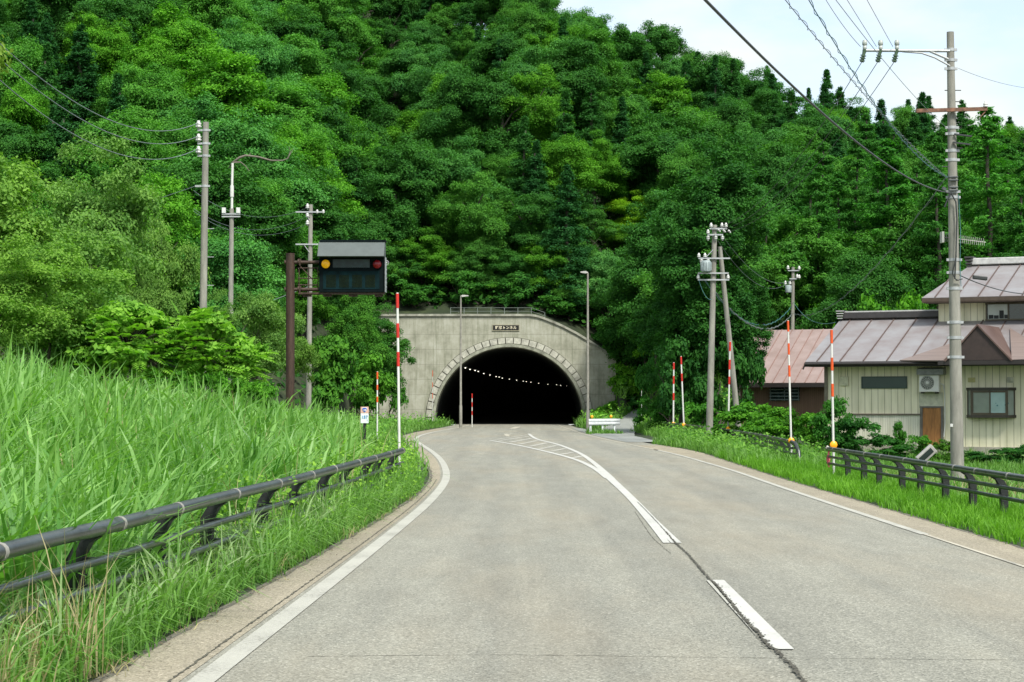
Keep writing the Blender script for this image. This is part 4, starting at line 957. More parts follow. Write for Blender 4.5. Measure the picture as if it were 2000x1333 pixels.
mb = MB(kt.location); mb.extr(shield(1.0, 51.960), (0, .005, 0)); mb.build('shield', mat('sign_blue', (.012,.07,.42), .4, var=.02), up)
text('18', .075, (sx_, 51.955, sz_+.002), mat('sign_white_text', (.85,.85,.85), .5), up, 'route_number', org=kt.location, bold=.002)
text('157', .12, (sx_, 51.964, (hmid+c_.z)/2+.03), mat('sign_blue_text', (.02,.22,.5), .5), kt, 'kilometre_number', org=kt.location, bold=.002)
text('·1', .06, (sx_+.075, 51.963, (hmid+c_.z)/2-.05), mat('sign_blue_text2', (.02,.22,.5), .5), kt, 'kilometre_fraction', org=kt.location)

# ------------------------------------------------------------ message board on its post
YB = 65.0
bp = P(567, 785, YB); zb_ = Hs(bp.x, YB); bt = P(567, 497, YB)
sg = empty('message_board', (bp.x, YB, zb_), 'dark electronic road message board with a yellow and a red lamp on a brown post', 'message board')
o_ = sg.location
mb = MB(o_); mb.tube([(bp.x, YB, zb_-.4), (bt.x, YB, bt.z)], .15, 20); mb.tube([(bt.x, YB, bt.z), (bt.x, YB, bt.z+.03)], .155, 20); mb.build('post', RUSTB, sg)
for py_, nm in ((513, 'upper_arm'), (566, 'lower_arm')):
    mb = MB(o_); a = P(556, py_, YB); c = P(640, py_, YB); mb.tube([a, c], .062, 12); mb.tube([P(556, py_, YB), P(558, py_, YB)], .085, 12); mb.box(P(586, py_, YB), (.05, .2, .24), bev=.01)
    mb.tube([P(582, py_, YB)+Vector((0, 0, .02)), P(588, py_, YB)+Vector((0, 0, .02))], .10, 12)
    mb.build(nm, RUSTB, sg)
mb = MB(o_)
for py_ in (524, 544, 557): mb.tube([P(582, py_, YB), P(622, py_, YB)], .02, 6)
for px_ in (584, 603, 621): mb.tube([P(px_, 522, YB), P(px_, 578, YB)], .02, 6)
mb.tube([P(586, 520, YB), P(612, 548, YB)], .02, 6)
mb.split('ladder_frame', RUSTB, sg)
mb = MB(o_)
for py_ in (574,): mb.box(P(668, py_, YB+.1), (P(752, py_, YB).x-P(585, py_, YB).x, .5, .06)); 
for px_ in (600, 640, 690, 740): mb.box(P(px_, 578, YB), (.3, .12, .07))
mb.split('walkway', RUSTB, sg)
b0 = P(623, 503, YB-.25); b1 = P(751, 571, YB-.25); bc = (b0+b1)/2
BODY = mat('board_dark_housing', (.004,.009,.010), .75, var=.2, scale=3, spec=.08)
mb = MB(o_); mb.box((bc.x, YB+.05, bc.z), (b1.x-b0.x, .5, b0.z-b1.z), bev=.015); body = mb.build('housing', BODY, sg)
# angled hood
h0 = P(622, 473, YB); h1 = P(750, 501, YB-.45)
mb = MB(o_)
zt, zl = P(622, 473, YB-.1).z, P(622, 501, YB-.55).z
prof = [(-.65, zl), (-.6, zl+.015), (-.12, zt), (.35, zt), (.35, b0.z+.01), (-.18, b0.z+.01), (-.2, b0.z+.06), (-.62, zl-.01)]
xl, xr = P(621, 490, YB-.4).x, P(750.5, 490, YB-.4).x
mb.extr([(xl, YB+y, z) for y, z in prof], (xr-xl, 0, 0)); mb.build('hood', mat('hood_grey_metal', (.105,.125,.12), .45, .2, var=.07, scale=3), sg)
mb = MB(o_); mb.box((bc.x+.02, YB+.1, zt+.035), (b1.x-b0.x+.02, .5, .07)); mb.build('hood_top', BODY, sg)
mb = MB(o_); mb.box((b1.x+.03, YB-.05, bc.z), (.03, .5, b0.z-b1.z)); 
for k in range(7): mb.box((b1.x+.06, YB-.28, b0.z-.12-k*.15), (.04, .03, .05))
mb.build('side_trim', mat('board_edge_metal', (.30,.33,.33), .5, .3), sg)
PANEL = mat('led_panel_green', (.003,.019,.022), .7, var=.25, scale=2, spec=.1); LED = mat('led_block_dark', (.012,.020,.006), .8, var=.5, scale=60, spec=.1)
yf = YB-.215
mb = MB(o_); a = P(631, 530, yf); c = P(741, 565, yf); mb.box(((a.x+c.x)/2, yf+.012, (a.z+c.z)/2), (c.x-a.x, .02, a.z-c.z)); pn = mb.build('display_panel', PANEL, body)
for k in range(4):
    mb = MB(o_); a = P(637+k*25.5, 537, yf); c = P(656+k*25.5, 562, yf); n_ = 8
    for i in range(n_):
        for j in range(10): mb.box((a.x+(c.x-a.x)*(i+.5)/n_, yf-.006, a.z+(c.z-a.z)*(j+.5)/10), ((c.x-a.x)/n_*.7, .008, (a.z-c.z)/10*.7))
    mb.build('display_cell', LED, body)
mb = MB(o_); a = P(650, 507, yf); c = P(722, 523, yf); mb.box(((a.x+c.x)/2, yf+.012, (a.z+c.z)/2), (c.x-a.x, .02, a.z-c.z)); mb.build('upper_display', mat('upper_led', (.008,.03,.03), .4, var=.3, scale=8), body)
for px_, py_, cm_, nm in ((636, 516, mat('amber_lens', (.85,.42,.01), .35, var=.06, emit=((1,.5,.0), .08)), 'amber_lamp'), (736.5, 516.5, mat('red_lens', (.26,.006,.012), .25, var=.1), 'red_lamp')):
    c = P(px_, py_, yf-.05); mb = MB(o_); mb.lathe((c.x, c.y, c.z), [(.001, -.035), (.06, -.03), (.12, -.012), (.148, .01), (.148, .04)], 28, 'Y'); lo = mb.build(nm, cm_, sg)
    mb = MB(o_); mb.lathe((c.x, c.y, c.z), [(.15, .05), (.165, .05), (.165, -.0), (.15, -.0)], 28, 'Y'); mb.build('bezel', BODY, lo)
c = P(755, 514, YB-.1); mb = MB(o_); 
mb.tube([Vector((c.x+.075*math.cos(a), c.y, c.z+.075*math.sin(a))) for a in np.linspace(0, 2*math.pi, 17)], .010, 6, caps=False); mb.lathe(c, [(0, -.02), (.03, -.02), (.03, .02), (0, .02)], 10, 'Y'); mb.tube([(c.x, c.y, c.z), (b1.x, c.y, c.z)], .012, 6)
mb.build('side_camera', STEEL, sg)

# ------------------------------------------------------------ lamps by the portal
def lamp(px_, pt, pb, Y_, hx, label):
    b_ = P(px_, pt, Y_); z0 = max(-.1, P(px_, pb, Y_).z); t = empty('street_lamp', (b_.x, Y_, z0), label, 'street lamp', 'slim street lamps at the tunnel mouth')
    mb = MB(t.location); mb.tube([(b_.x, Y_, z0-.2), (b_.x, Y_, z0+1.2), (b_.x, Y_, z0+1.25), (b_.x, Y_, b_.z-.1), (b_.x, Y_, b_.z)], [.10, .10, .075, .05, .045], 12); mb.build('post', mat('lamp_post_grey', (.27,.26,.22), .6, .2, var=.12), t)
    e = P(hx, pt+1, Y_); mb = MB(t.location); s = 1 if hx > px_ else -1
    mb.tube([(b_.x, Y_, b_.z), (b_.x+s*.12, Y_, b_.z+.02)], .04, 8)
    mb.extr([(b_.x+s*.08, Y_-.11, b_.z-.05), (e.x, Y_-.09, b_.z-.0), (e.x, Y_-.09, b_.z+.06), (b_.x+s*.08, Y_-.11, b_.z+.09)], (0, .2, 0)); mb.build('lamp_head', mat('lamp_head_grey', (.5,.5,.46), .5), t)
lamp(900, 579, 829, 122, 915, 'slim street lamp with its head to the right, left of the tunnel mouth')
lamp(1148, 533, 846, 105, 1134, 'taller slim street lamp with its head to the left, right of the tunnel mouth')

# ------------------------------------------------------------ utility poles
def insulator(mb, c, up=1, s=1.0, d=None):
    c = Vector(c); pr = [(0, 0), (.03, 0), (.03, .05), (.075, .055), (.075, .09), (.045, .1), (.07, .12), (.065, .16), (.035, .18), (.04, .22), (0, .23)]
    mb.lathe(c, [(r0*s, z*s*up) for r0, z in pr], 10)
def upole(x, y, zb, zt, r0, r1, label, name='utility_pole', grp='concrete utility poles', xt=None, yt=None, bands=(), mt=None):
    t = empty(name, (x, y, zb), label, 'utility pole', grp); xt = x if xt is None else xt; yt = y if yt is None else yt
    mb = MB(t.location); a, b_ = Vector((x, y, zb-.5)), Vector((xt, yt, zt))
    mb.tube([a.lerp(b_, k/8) for k in range(9)], [r0+(r1-r0)*k/8 for k in range(9)], 20); mb.build('shaft', mt or CONC, t)
    if bands:
        mb = MB(t.location)
        for z in bands:
            s = (z-zb+.5)/(zt-zb+.5); c = a.lerp(b_, s); r_ = r0+(r1-r0)*s; mb.tube([c-Vector((0, 0, .035)), c+Vector((0, 0, .035))], r_+.012, 16); mb.box(c+Vector((r_+.03, -.02, 0)), (.06, .05, .06)); mb.box(c+Vector((-r_-.03, -.02, 0)), (.06, .05, .06))
        mb.split('band', STEEL, t)
    return t
def X(px_, py_, Y_): return P(px_, py_, Y_)
WM, WN = [], []
# pole 1 (left, tall)
Y1 = 60; b_ = X(394, 700, Y1); tt = X(402, 239, Y1)
t1 = upole(b_.x, Y1, Hs(b_.x, Y1), tt.z, .135, .095, 'tall plain concrete pole with three side insulators, leftmost pole', xt=tt.x, bands=[X(400, y_, Y1).z for y_ in (255, 281, 305, 364)])
mb = MB(t1.location); mi = MB(t1.location); att1 = []
for py_ in (255, 281, 305):
    c = X(400, py_, Y1); e = X(386, py_, Y1); mb.box((c+e)/2, ((c.x-e.x), .05, .05)); i0 = e+Vector((.03, 0, .02)); insulator(mi, i0, 1, 1.3); att1.append(i0+Vector((0, 0, .22)))
c = X(398, 364, Y1); e = X(381, 364, Y1); mb.box((c+e)/2, (c.x-e.x, .05, .06))
for z_, s in ((4.2, 1), (5.4, 1), (6.3, 1), (7.2, 1)): mb.tube([(tt.x-.02, Y1, z_), (tt.x+.28, Y1, z_)], .012, 5)
mb.split('bracket', STEEL, t1); mi.split('insulator', WHITEC, t1)
# pole 2 with antenna
Y2 = 75; b_ = X(449, 720, Y2); tt = X(452.5, 408, Y2)
t2 = upole(b_.x, Y2, Hs(b_.x, Y2)-.2, tt.z, .12, .085, 'concrete pole topped by a white tubular antenna, second pole from the left', xt=tt.x)
mb = MB(t2.location); q = X(453, 385, Y2); mb.tube([(q.x, Y2, tt.z-.3), (q.x, Y2, q.z)], .05, 8); mb.tube([(q.x, Y2, X(453, 385, Y2).z), (q.x, Y2, X(453, 363, Y2).z)], .075, 12); mb.tube([(q.x, Y2, X(453, 363, Y2).z), (q.x+.02, Y2, X(454, 319, Y2).z)], .05, 10)
mb.build('antenna', mat('antenna_white', (.62,.63,.58), .5, var=.06), t2)
mb = MB(t2.location)
for py_ in (419, 424): a = X(434, py_, Y2); c = X(470, py_, Y2); mb.box((a+c)/2+Vector((0, -.1, 0)), (c.x-a.x, .06, .05))
mb.split('crossarm', STEEL, t2)
mb = MB(t2.location)
for px_ in (438, 466): c = X(px_, 412, Y2); mb.box(c+Vector((0, -.1, 0)), (.15, .12, .22), bev=.01)
mb.split('radio_box', mat('radio_box', (.66,.68,.64), .5), t2)
# dead branch behind it
br0 = X(455, 320, 77); db = empty('dead_branch', br0, 'bare grey dead branch reaching right above the antenna pole', 'branch')
mb = MB(br0)
mb.tube([X(447, 328, 79), X(455, 318, 77), X(468, 308, 77), X(480, 304, 77), X(505, 307, 77), X(530, 314, 77), X(552, 314, 77), X(562, 310, 77), X(568, 299, 77), X(574, 290, 77)], [.03, .05, .05, .045, .04, .035, .03, .025, .018, .008], 7)
mb.tube([X(455, 318, 77), X(470, 317, 77), X(480, 325, 77), X(487, 335, 77)], [.04, .025, .02, .01], 6); mb.tube([X(562, 310, 77), X(567, 295, 77), X(564, 286, 77)], [.018, .012, .006], 5); mb.tube([X(486, 304, 77), X(490, 299, 77)], [.018, .006], 5)
mb.build('branch_wood', mat('dead_wood', (.17,.155,.12), .9), db)
# pole 3
Y3 = 95; b_ = X(602, 775, Y3); tt = X(607, 400, Y3)
t3 = upole(b_.x, Y3, Hs(b_.x, Y3)-.3, tt.z, .15, .10, 'concrete pole half hidden behind the message board', xt=tt.x)
mb = MB(t3.location); mi = MB(t3.location); att3 = []
for py_, a_, c_ in ((415, 578, 634), (478, 578, 622)): a = X(a_, py_, Y3); c = X(c_, py_, Y3); mb.box((a+c)/2+Vector((0, -.12, 0)), (c.x-a.x, .07, .07)); mb.tube([a*.65+c*.35+Vector((0, -.12, 0)), X(605, py_+16, Y3)+Vector((0, -.12, 0))], .02, 5)
for px_ in (620, 632): insulator(mi, X(px_, 418, Y3)+Vector((0, -.12, -.02)), 1, 1.0)
for py_ in (406, 423, 438): c = X(601, py_, Y3); insulator(mi, c+Vector((0, -.1, -.1)), 1, 1.3); att3.append(c)
mb.split('crossarm', STEEL, t3); mi.split('insulator', WHITEC, t3)
# big pole on the right
YR = 45; b_ = X(1871, 970, YR); tt = X(1856, 63, YR); zg = Hs(b_.x, YR)
t4 = upole(b_.x, YR, zg, tt.z, .165, .085, 'tall weathered concrete pole with many cables, in front of the cream house', xt=tt.x, bands=[X(1860, y_, YR).z for y_ in (98, 118, 135, 250, 262, 295, 313, 375, 386, 508, 533, 564, 630, 660, 698)])
mb = MB(t4.location)
a = X(1690, 99, YR-.15); c = X(1855, 100, YR-.15); mb.tube([a, c], .035, 8); mb.tube([X(1762, 101, YR-.15), X(1800, 104, YR-.15), X(1826, 113, YR-.15), X(1855, 129, YR-.15)], .022, 8); mb.tube([X(1815, 100, YR-.15), X(1852, 116, YR-.15)], .03, 8)
mb.build('upper_arm', STEEL, t4)
mi = MB(t4.location); mg = MB(t4.location); attR = []; attR2 = []
for px_ in (1689, 1720, 1752):
    c = X(px_, 98, YR-.15); mi.lathe(c, [(0, 0), (.04, 0), (.05, .03), (.05, .09), (.03, .1), (.06, .115), (.06, .2), (.045, .215), (.05, .23), (0, .235)], 12)
    e = X(px_-6, 122, YR-.1); mg.tube([c+Vector((0, 0, .0)), c.lerp(e, .3), e], [.055, .04, .05], 10)
    for s in (.45, .65, .85): q = c.lerp(e, s); d = (e-c).normalized(); mg.tube([q-d*.01, q+d*.015], .07, 10)
    attR.append(c+Vector((-.1, 0, .08))); attR2.append(e)
mi.split('insulator', mat('pin_insulator_grey', (.42,.46,.42), .35), t4); mg.split('strain_insulator', mat('strain_insulator', (.10,.16,.10), .35), t4)
mb = MB(t4.location); a = X(1789, 217, YR-.18); c = X(1928, 213, YR-.18); mb.box((a+c)/2, ((c-a).length, .07, .085), ry=-math.atan2(c.z-a.z, c.x-a.x)); mb.tube([X(1925, 218, YR-.18), X(1914, 230, YR-.18)], .015, 5)
mb.build('rusty_crossarm', mat('rusty_steel', (.20,.10,.06), .8, var=.3, scale=8), t4)
mi = MB(t4.location); insulator(mi, X(1925, 213, YR-.18), 1, .8); insulator(mi, X(1831, 236, YR-.25), -1, .7); mi.split('insulator', WHITEC, t4)
mb = MB(t4.location)
for py_, a_, c_ in ((177, 1845, 1877), (199, 1866, 1877), (290, 1866, 1880), (326, 1840, 1853)): mb.tube([X(a_, py_, YR), X(c_, py_, YR)], .012, 5)
for (a_, c_, p1_, p2_) in ((1862, 1900, 262, 267), (1864, 1892, 278, 283)): mb.box((X(a_, p1_, YR-.15)+X(c_, p2_, YR-.15))/2, (.42, .05, .035), ry=.12)
mb.split('step_bolt', CABLE, t4)
mb = MB(t4.location)
mb.tube([X(1858, 378, YR-.2), X(1867, 395, YR-.2), X(1869, 430, YR-.2), X(1867, 500, YR-.2), X(1865, 545, YR-.2), X(1872, 548, YR-.2)], .018, 6); mb.tube([X(1858, 376, YR-.2), X(1850, 392, YR-.2), X(1845, 405, YR-.2)], .018, 6); mb.tube([X(1868, 500, YR-.2), X(1860, 535, YR-.2), X(1868, 548, YR-.2), X(1880, 545, YR-.2)], .014, 6)
mb.split('looped_cable', CABLE, t4)
mb = MB(t4.location); mb.tube([X(1872, 380, YR-.1), X(1876, 450, YR-.1), X(1875, 520, YR-.1), X(1877, 560, YR-.1)], .009, 5); mb.build('teal_wire', CABLE_T, t4)
mb = MB(t4.location)
for y_ in (346, 352, 366, 372): mb.box(X(1862, y_, YR-.15), (.22, .06, .045), bev=.01)
mb.box(X(1844, 369, YR-.1), (.1, .06, .07), ry=.5)
mb.split('clamp', mat('dark_clamp', (.07,.08,.08), .5), t4)
mb = MB(t4.location); mb.box(X(1858.5, 831, YR-.16), (.06, .02, .07)); mb.build('white_tag', WHITEC, t4)
# TV aerial on the pole
ya = empty('tv_antenna', X(1862, 470, YR+.12), 'comb-like television aerial fixed behind the tall right-hand pole', 'antenna'); mb = MB(ya.location)
a = X(1837, 463, YR+.25); c = X(1925, 474, YR+.25); mb.tube([a, c], .014, 6)
for k in range(22): q = a.lerp(c, (k+1)/23); mb.tube([q+Vector((0, -.08, -.11+.001*k)), q+Vector((0, .02, .11-.001*k))], .005, 4)
mb.build('boom', mat('aerial_metal', (.33,.33,.3), .5, .3), ya)
mb = MB(ya.location); mb.box(X(1840, 464, YR+.25), (.05, .25, .26)); mb.build('reflector_panel', mat('aerial_panel', (.45,.46,.42), .5), ya)
mb = MB(ya.location); mb.tube([X(1862, 466, YR+.25), X(1862, 470, YR+.05)], .02, 6); mb.build('mount', STEEL, ya)
# farther pole with brace
YQ = 80; b_ = X(1384, 808, YQ); tt = X(1396, 440, YQ); zg = min(.0, b_.z)
t5 = upole(b_.x, YQ, 0, tt.z, .155, .10, 'concrete pole carrying white insulators and a transformer, with a brace', xt=tt.x)
b2 = X(1447, 785, YQ+1); tt2 = X(1406, 482, YQ+.3)
t6 = upole(b2.x, YQ+1, 0, tt2.z, .135, .09, 'leaning concrete brace pole propping the insulator pole', xt=tt2.x, yt=YQ+.3, name='brace_pole', grp='concrete utility poles')
mb = MB(t5.location); mi = MB(t5.location)
for py_, a_, c_ in ((447, 1386, 1420), (459, 1382, 1412), (505, 1364, 1426), (534, 1363, 1423), (547, 1363, 1424)): a = X(a_, py_, YQ-.15); c = X(c_, py_, YQ-.15); mb.box((a+c)/2, (c.x-a.x, .07, .06))
mb.tube([X(1380, 502, YQ-.15), X(1393, 488, YQ-.15)], .02, 5)
for px_, py_ in ((1389, 446), (1410, 446), (1418, 446), (1383, 459), (1365, 505), (1377, 505), (1364, 547), (1422, 547)): insulator(mi, X(px_, py_, YQ-.15), 1, 1.0)
for px_, py_ in ((1383, 460), (1398, 460), (1411, 460), (1370, 505), (1383, 505)): insulator(mi, X(px_, py_, YQ-.15), -1, 1.0)
for px_, py_ in ((1404, 450), (1414, 451), (1424, 452)): a = X(px_-2, py_-2, YQ-.15); c = X(px_+3, py_+3, YQ-.15); mi.tube([a, a.lerp(c, .3), a.lerp(c, .4), c], [.03, .055, .045, .03], 8)
mb.split('crossarm', STEEL, t5); mi.split('insulator', WHITEC, t5)
mb = MB(t5.location); c = X(1379, 531, YQ-.35); mb.lathe(c, [(0, 0), (.19, 0), (.2, .03), (.2, .42), (.17, .46), (0, .48)], 18)
for a in range(0, 12): mb.box(c+Vector((.215*math.cos(a*.524), .215*math.sin(a*.524), .22)), (.04, .012, .34), rz=a*.524)
mb.build('transformer', mat('transformer_grey', (.30,.36,.36), .5), t5)
# small pole behind the barn
YS = 119; b_ = X(1546, 640, YS); tt = X(1549, 522, YS)
t7 = upole(b_.x, YS, Hs(b_.x, YS), tt.z, .15, .10, 'small distant concrete pole behind the pink barn roof', xt=tt.x)
mb = MB(t7.location); mi = MB(t7.location)
for py_, a_, c_ in ((529, 1539, 1561), (545, 1542, 1556)): a = X(a_, py_, YS-.15); c = X(c_, py_, YS-.15); mb.box((a+c)/2, (c.x-a.x, .07, .06))
for px_, py_ in ((1539, 528), (1561, 529), (1557, 545), (1561, 546), (1534, 558), (1543, 558)): insulator(mi, X(px_, py_, YS-.15), 1, 1.3)
mb.split('crossarm', STEEL, t7); mi.split('insulator', WHITEC, t7)
mb = MB(t7.location); c = X(1540, 572, YS-.3); mb.lathe(c, [(0, 0), (.19, 0), (.2, .03), (.2, .42), (.17, .46), (0, .48)], 14); mb.build('transformer', mat('transformer_grey2', (.32,.38,.38), .5), t7)

# ------------------------------------------------------------ wires
def wire(A, plan, pts, s_end, r_, mt, label, grp=None, n=40, twist=0, cat='cable'):
    """A world start; plan (dx,dy) unit-less direction; z quadratic fitted through image points"""
    A = Vector(A); dx, dy = plan; Ls = math.hypot(dx, dy); dx /= Ls; dy /= Ls; S_, Z_ = [], []
    for px_, py_ in pts:
        r0 = ray(px_, py_); k = r0[0]/r0[1]; s = (k*A.y-A.x)/(dx-k*dy); Y_ = A.y+dy*s; S_.append(s); Z_.append(P(px_, py_, Y_).z-A.z)
    M = np.stack([np.array(S_), np.array(S_)**2], 1) if len(pts) > 1 else np.array([[S_[0]]])
    sol = np.linalg.lstsq(M, np.array(Z_), rcond=None)[0]; b1_ = sol[0]; c1 = sol[1] if len(sol) > 1 else 0
    if len(pts) > 1: c1 = min(max(c1, .0003), .03)
    if len(pts) > 1: b1_ = float(np.sum(np.array(S_)*(np.array(Z_)-c1*np.array(S_)**2))/np.sum(np.array(S_)**2))
    Pp = [Vector((A.x+dx*s, A.y+dy*s, A.z+b1_*s+c1*s*s)) for s in np.linspace(0, s_end, n)]
    mb = MB(A); mb.tube(Pp, r_, 6)
    if twist:
        fine = [Vector((A.x+dx*s, A.y+dy*s, A.z+b1_*s+c1*s*s)) for s in np.linspace(0, s_end, n*9)]
        mb.tube([p+Vector((-dy*math.cos(i*twist), dx*math.cos(i*twist), math.sin(i*twist)))*.022 for i, p in enumerate(fine)], r_*.7, 4)
    o = mb.build('cable', mt); tag(o, label, cat, grp); return o
GL = 'cables leaving the leftmost pole'
for i, (a, pts) in enumerate(zip(att1, [[(311, 262), (200, 222), (71, 150)], [(300, 289), (180, 235), (34, 150)], [(290, 315), (150, 262), (40, 190), (0, 161)]])):
    wire(a, (.35, -50), pts, 50, .011, CABLE_B, ['topmost', 'middle', 'lowest'][i]+' of the three wires sagging left from the leftmost pole', GL)
a = X(382, 364, Y1); wire(a, (-30, 8), [(340, 378), (300, 392)], 14, .009, CABLE_B, 'short wire running left into the trees below the three insulator wires', GL)
for i, (a, pts) in enumerate(zip(att3, [[(570, 427), (540, 418)], [(565, 444), (535, 443)], [(565, 459), (530, 455)]])):
    wire(a, (-12, 14), pts, 11, .009, CABLE_B, ['upper', 'middle', 'lower'][i]+' of three short wires sagging left from the pole behind the board', 'wires from the pole behind the board')
a = X(560, 575, YB+3); wire(X(604, 560, Y3), (-14, -6), [(560, 575), (500, 600)], 14, .014, CABLE_B, 'thick cable running down left past the brown sign post', None)
GR = 'cables running from the tall right-hand pole towards the camera'
wire(X(1848, 376, YR), (-.3, -1), [(1800, 362), (1700, 296), (1620, 235), (1540, 163), (1450, 73), (1378, 0)], 38, .0145, CABLE, 'thickest black cable sweeping from the tall pole to the top of the photo', GR)
wire(X(1852, 347, YR), (-.3, -1), [(1760, 268), (1690, 180), (1640, 105), (1582, 0)], 36, .007, CABLE_T, 'twisted teal cable pair, left of the three high wires', GR, twist=.55)
wire(X(1852, 349, YR), (-.3, -1), [(1780, 285), (1720, 222), (1640, 126), (1532, 0)], 36, .0055, CABLE_B, 'thin twisted grey wire between the thick cable and the teal pair', GR, twist=.9)
wire(X(1856, 256, YR), (-.3, -1), [(1790, 195), (1700, 82), (1630, 0)], 34, .005, CABLE_B, 'thin pale wire ending near the bright clamp on the tall pole', GR)
for i, (a, pts) in enumerate(zip(attR, [[(1650, 55), (1613, 0)], [(1690, 55), (1654, 0)], [(1725, 52), (1692, 0)]])):
    wire(a, (-.3, -1), pts, 30, .0065, CABLE, ['left', 'middle', 'right'][i]+' of the three high wires ending at the upper arm', GR)
GQ = 'wires from the upper arm down to the braced pole'
for i, (a, tx) in enumerate(zip(attR2, (1389, 1398, 1411))):
    e = X(tx, 447+i*4, YQ-.15); d = e-a; mb = MB(a)
    mb.tube([a.lerp(e, s)-Vector((0, 0, 4*.9*s*(1-s))) for s in np.linspace(0, 1, 30)], .009, 5)
    o = mb.build('cable', CABLE); tag(o, ['left', 'middle', 'right'][i]+' of three thin wires slanting down left from the upper arm over the forest', 'cable', GQ)
def sag(a, e, sg_, r_, mt, label, grp=None, twist=0):
    mb = MB(a); pp = [a.lerp(e, s)-Vector((0, 0, 4*sg_*s*(1-s))) for s in np.linspace(0, 1, 24)]; mb.tube(pp, r_, 5)
    if twist:
        pp = [a.lerp(e, s)-Vector((0, 0, 4*sg_*s*(1-s))) for s in np.linspace(0, 1, 90)]; mb.tube([p+Vector((0, math.cos(i*1.1)*.05, math.sin(i*1.1)*.06)) for i, p in enumerate(pp)], r_*.6, 4)
    tag(mb.build('cable', mt), label, 'cable', grp)
GS = 'cables between the braced pole and the distant pole'
sag(X(1412, 462, YQ), X(1549, 546, YS), .9, .010, CABLE_B, 'thin sagging wire from the top arm of the braced pole', GS)
sag(X(1398, 464, YQ), X(1545, 548, YS), 1.2, .010, CABLE_B, 'second thin wire sagging under the top arm of the braced pole', GS)
sag(X(1376, 548, YQ), X(1545, 600, YS), 1.5, .018, CABLE_T, 'teal twisted cable sagging right from the lower arm', GS, twist=1)
sag(X(1398, 572, YQ), X(1546, 615, YS), 1.2, .022, CABLE_B, 'grey twisted cable sagging lowest behind the orange pole', GS, twist=1)
sag(X(1365, 548, YQ-.2), X(1390, 585, YQ-.2), .25, .012, CABLE_T, 'short teal loop of cable on the left of the braced pole', GS)
sag(X(1549, 590, YS), X(1632, 630, 76), .5, .014, CABLE_T, 'teal service cable from the distant pole down to the house roof', GS)
sag(X(1872, 394+143, YR), X(2080, 565, 62), .3, .014, CABLE, 'black service cable leaving the tall pole to the right with a splice box', 'cables on the right of the tall pole')
mb = MB(X(1915, 543, YR+2)); c = X(1914, 543, YR+1.6); mb.box(c, (.36, .09, .1), ry=.12, bev=.02); tag(mb.build('splice_box', CABLE), 'black splice box hanging on the cable right of the tall pole', 'splice box')
sag(X(1872, 134, YR), X(2100, 170, 60), .25, .006, CABLE_B, 'hair-thin wire leaving the tall pole to the right against the sky', 'cables on the right of the tall pole')
sag(X(1850, 345, YR), X(1548, 612, YS), 1.2, .010, CABLE_B, 'long thin wire from the tall pole down left to the distant pole', GS, twist=1)

# ------------------------------------------------------------ cream house
TH = R(25)
class Local:
    def __init__(s, px_, Y_, th, z=0):
        s.o = Vector((P(px_, 784, Y_).x, Y_, z)); s.th = th; s.u = Vector((math.cos(th), -math.sin(th), 0)); s.v = Vector((math.sin(th), math.cos(th), 0))
    def at(s, px_, py_, v0=0):
        r0 = Vector(ray(px_, py_)); k = ((s.o+s.v*v0-Vector((0, 0, CAMH))).dot(s.v))/r0.dot(s.v)
        w_ = Vector((0, 0, CAMH))+r0*k-s.o; return w_.dot(s.u), w_.z
hs = Local(1613, 70, TH)
def siding(name, col, dark, pitch, zc=None, rib=.05):
    m, t, b, l = newmat(name); tcn = N(t, 'ShaderNodeTexCoord'); sp = N(t, 'ShaderNodeSeparateXYZ'); l(tcn.outputs['Object'], sp.inputs[0])
    ml = N(t, 'ShaderNodeMath', operation='MULTIPLY'); ml.inputs[1].default_value = 1/pitch; l(sp.outputs[0], ml.inputs[0]); fr = N(t, 'ShaderNodeMath', operation='FRACT'); l(ml.outputs[0], fr.inputs[0])
    lt = N(t, 'ShaderNodeMath', operation='LESS_THAN'); lt.inputs[1].default_value = rib; l(fr.outputs[0], lt.inputs[0])
    fl = N(t, 'ShaderNodeMath', operation='FLOOR'); l(ml.outputs[0], fl.inputs[0]); wn = N(t, 'ShaderNodeTexWhiteNoise', noise_dimensions='1D'); l(fl.outputs[0], wn.inputs['W'])
    rp0 = ramp(t, [(0, tuple(Vector(col)*.93)), (1, tuple(Vector(col)*1.05))]); l(wn.outputs['Value'], rp0.inputs[0])
    mpn = N(t, 'ShaderNodeMapping'); mpn.inputs['Scale'].default_value = (3, 3, .5); l(tcn.outputs['Object'], mpn.inputs[0])
    nz = N(t, 'ShaderNodeTexNoise'); nz.inputs['Scale'].default_value = 1.5; nz.inputs['Detail'].default_value = 6; l(mpn.outputs[0], nz.inputs['Vector']); r2 = ramp(t, [(.3, (.84,.85,.8)), (.6, (1.03,1.03,1.03))]); l(nz.outputs[0], r2.inputs[0])
    m2 = N(t, 'ShaderNodeMix', data_type='RGBA', blend_type='MULTIPLY'); m2.inputs['Factor'].default_value = 1; l(rp0.outputs[0], m2.inputs['A']); l(r2.outputs[0], m2.inputs['B'])
    m3 = N(t, 'ShaderNodeMix', data_type='RGBA'); l(lt.outputs[0], m3.inputs['Factor']); l(m2.outputs['Result'], m3.inputs['A']); m3.inputs['B'].default_value = (*dark, 1)
    l(m3.outputs['Result'], b.inputs['Base Color']); b.inputs['Roughness'].default_value = .6
    bpn = N(t, 'ShaderNodeBump'); bpn.invert = True; bpn.inputs['Distance'].default_value = .01; l(lt.outputs[0], bpn.inputs['Height']); l(bpn.outputs[0], b.inputs['Normal'])
    return m
CREAM = siding('cream_siding', (.78,.735,.53), (.24,.22,.12), .243, rib=.06)
CREAM2 = siding('pale_siding', (.66,.65,.52), (.44,.43,.33), .085, rib=.12)
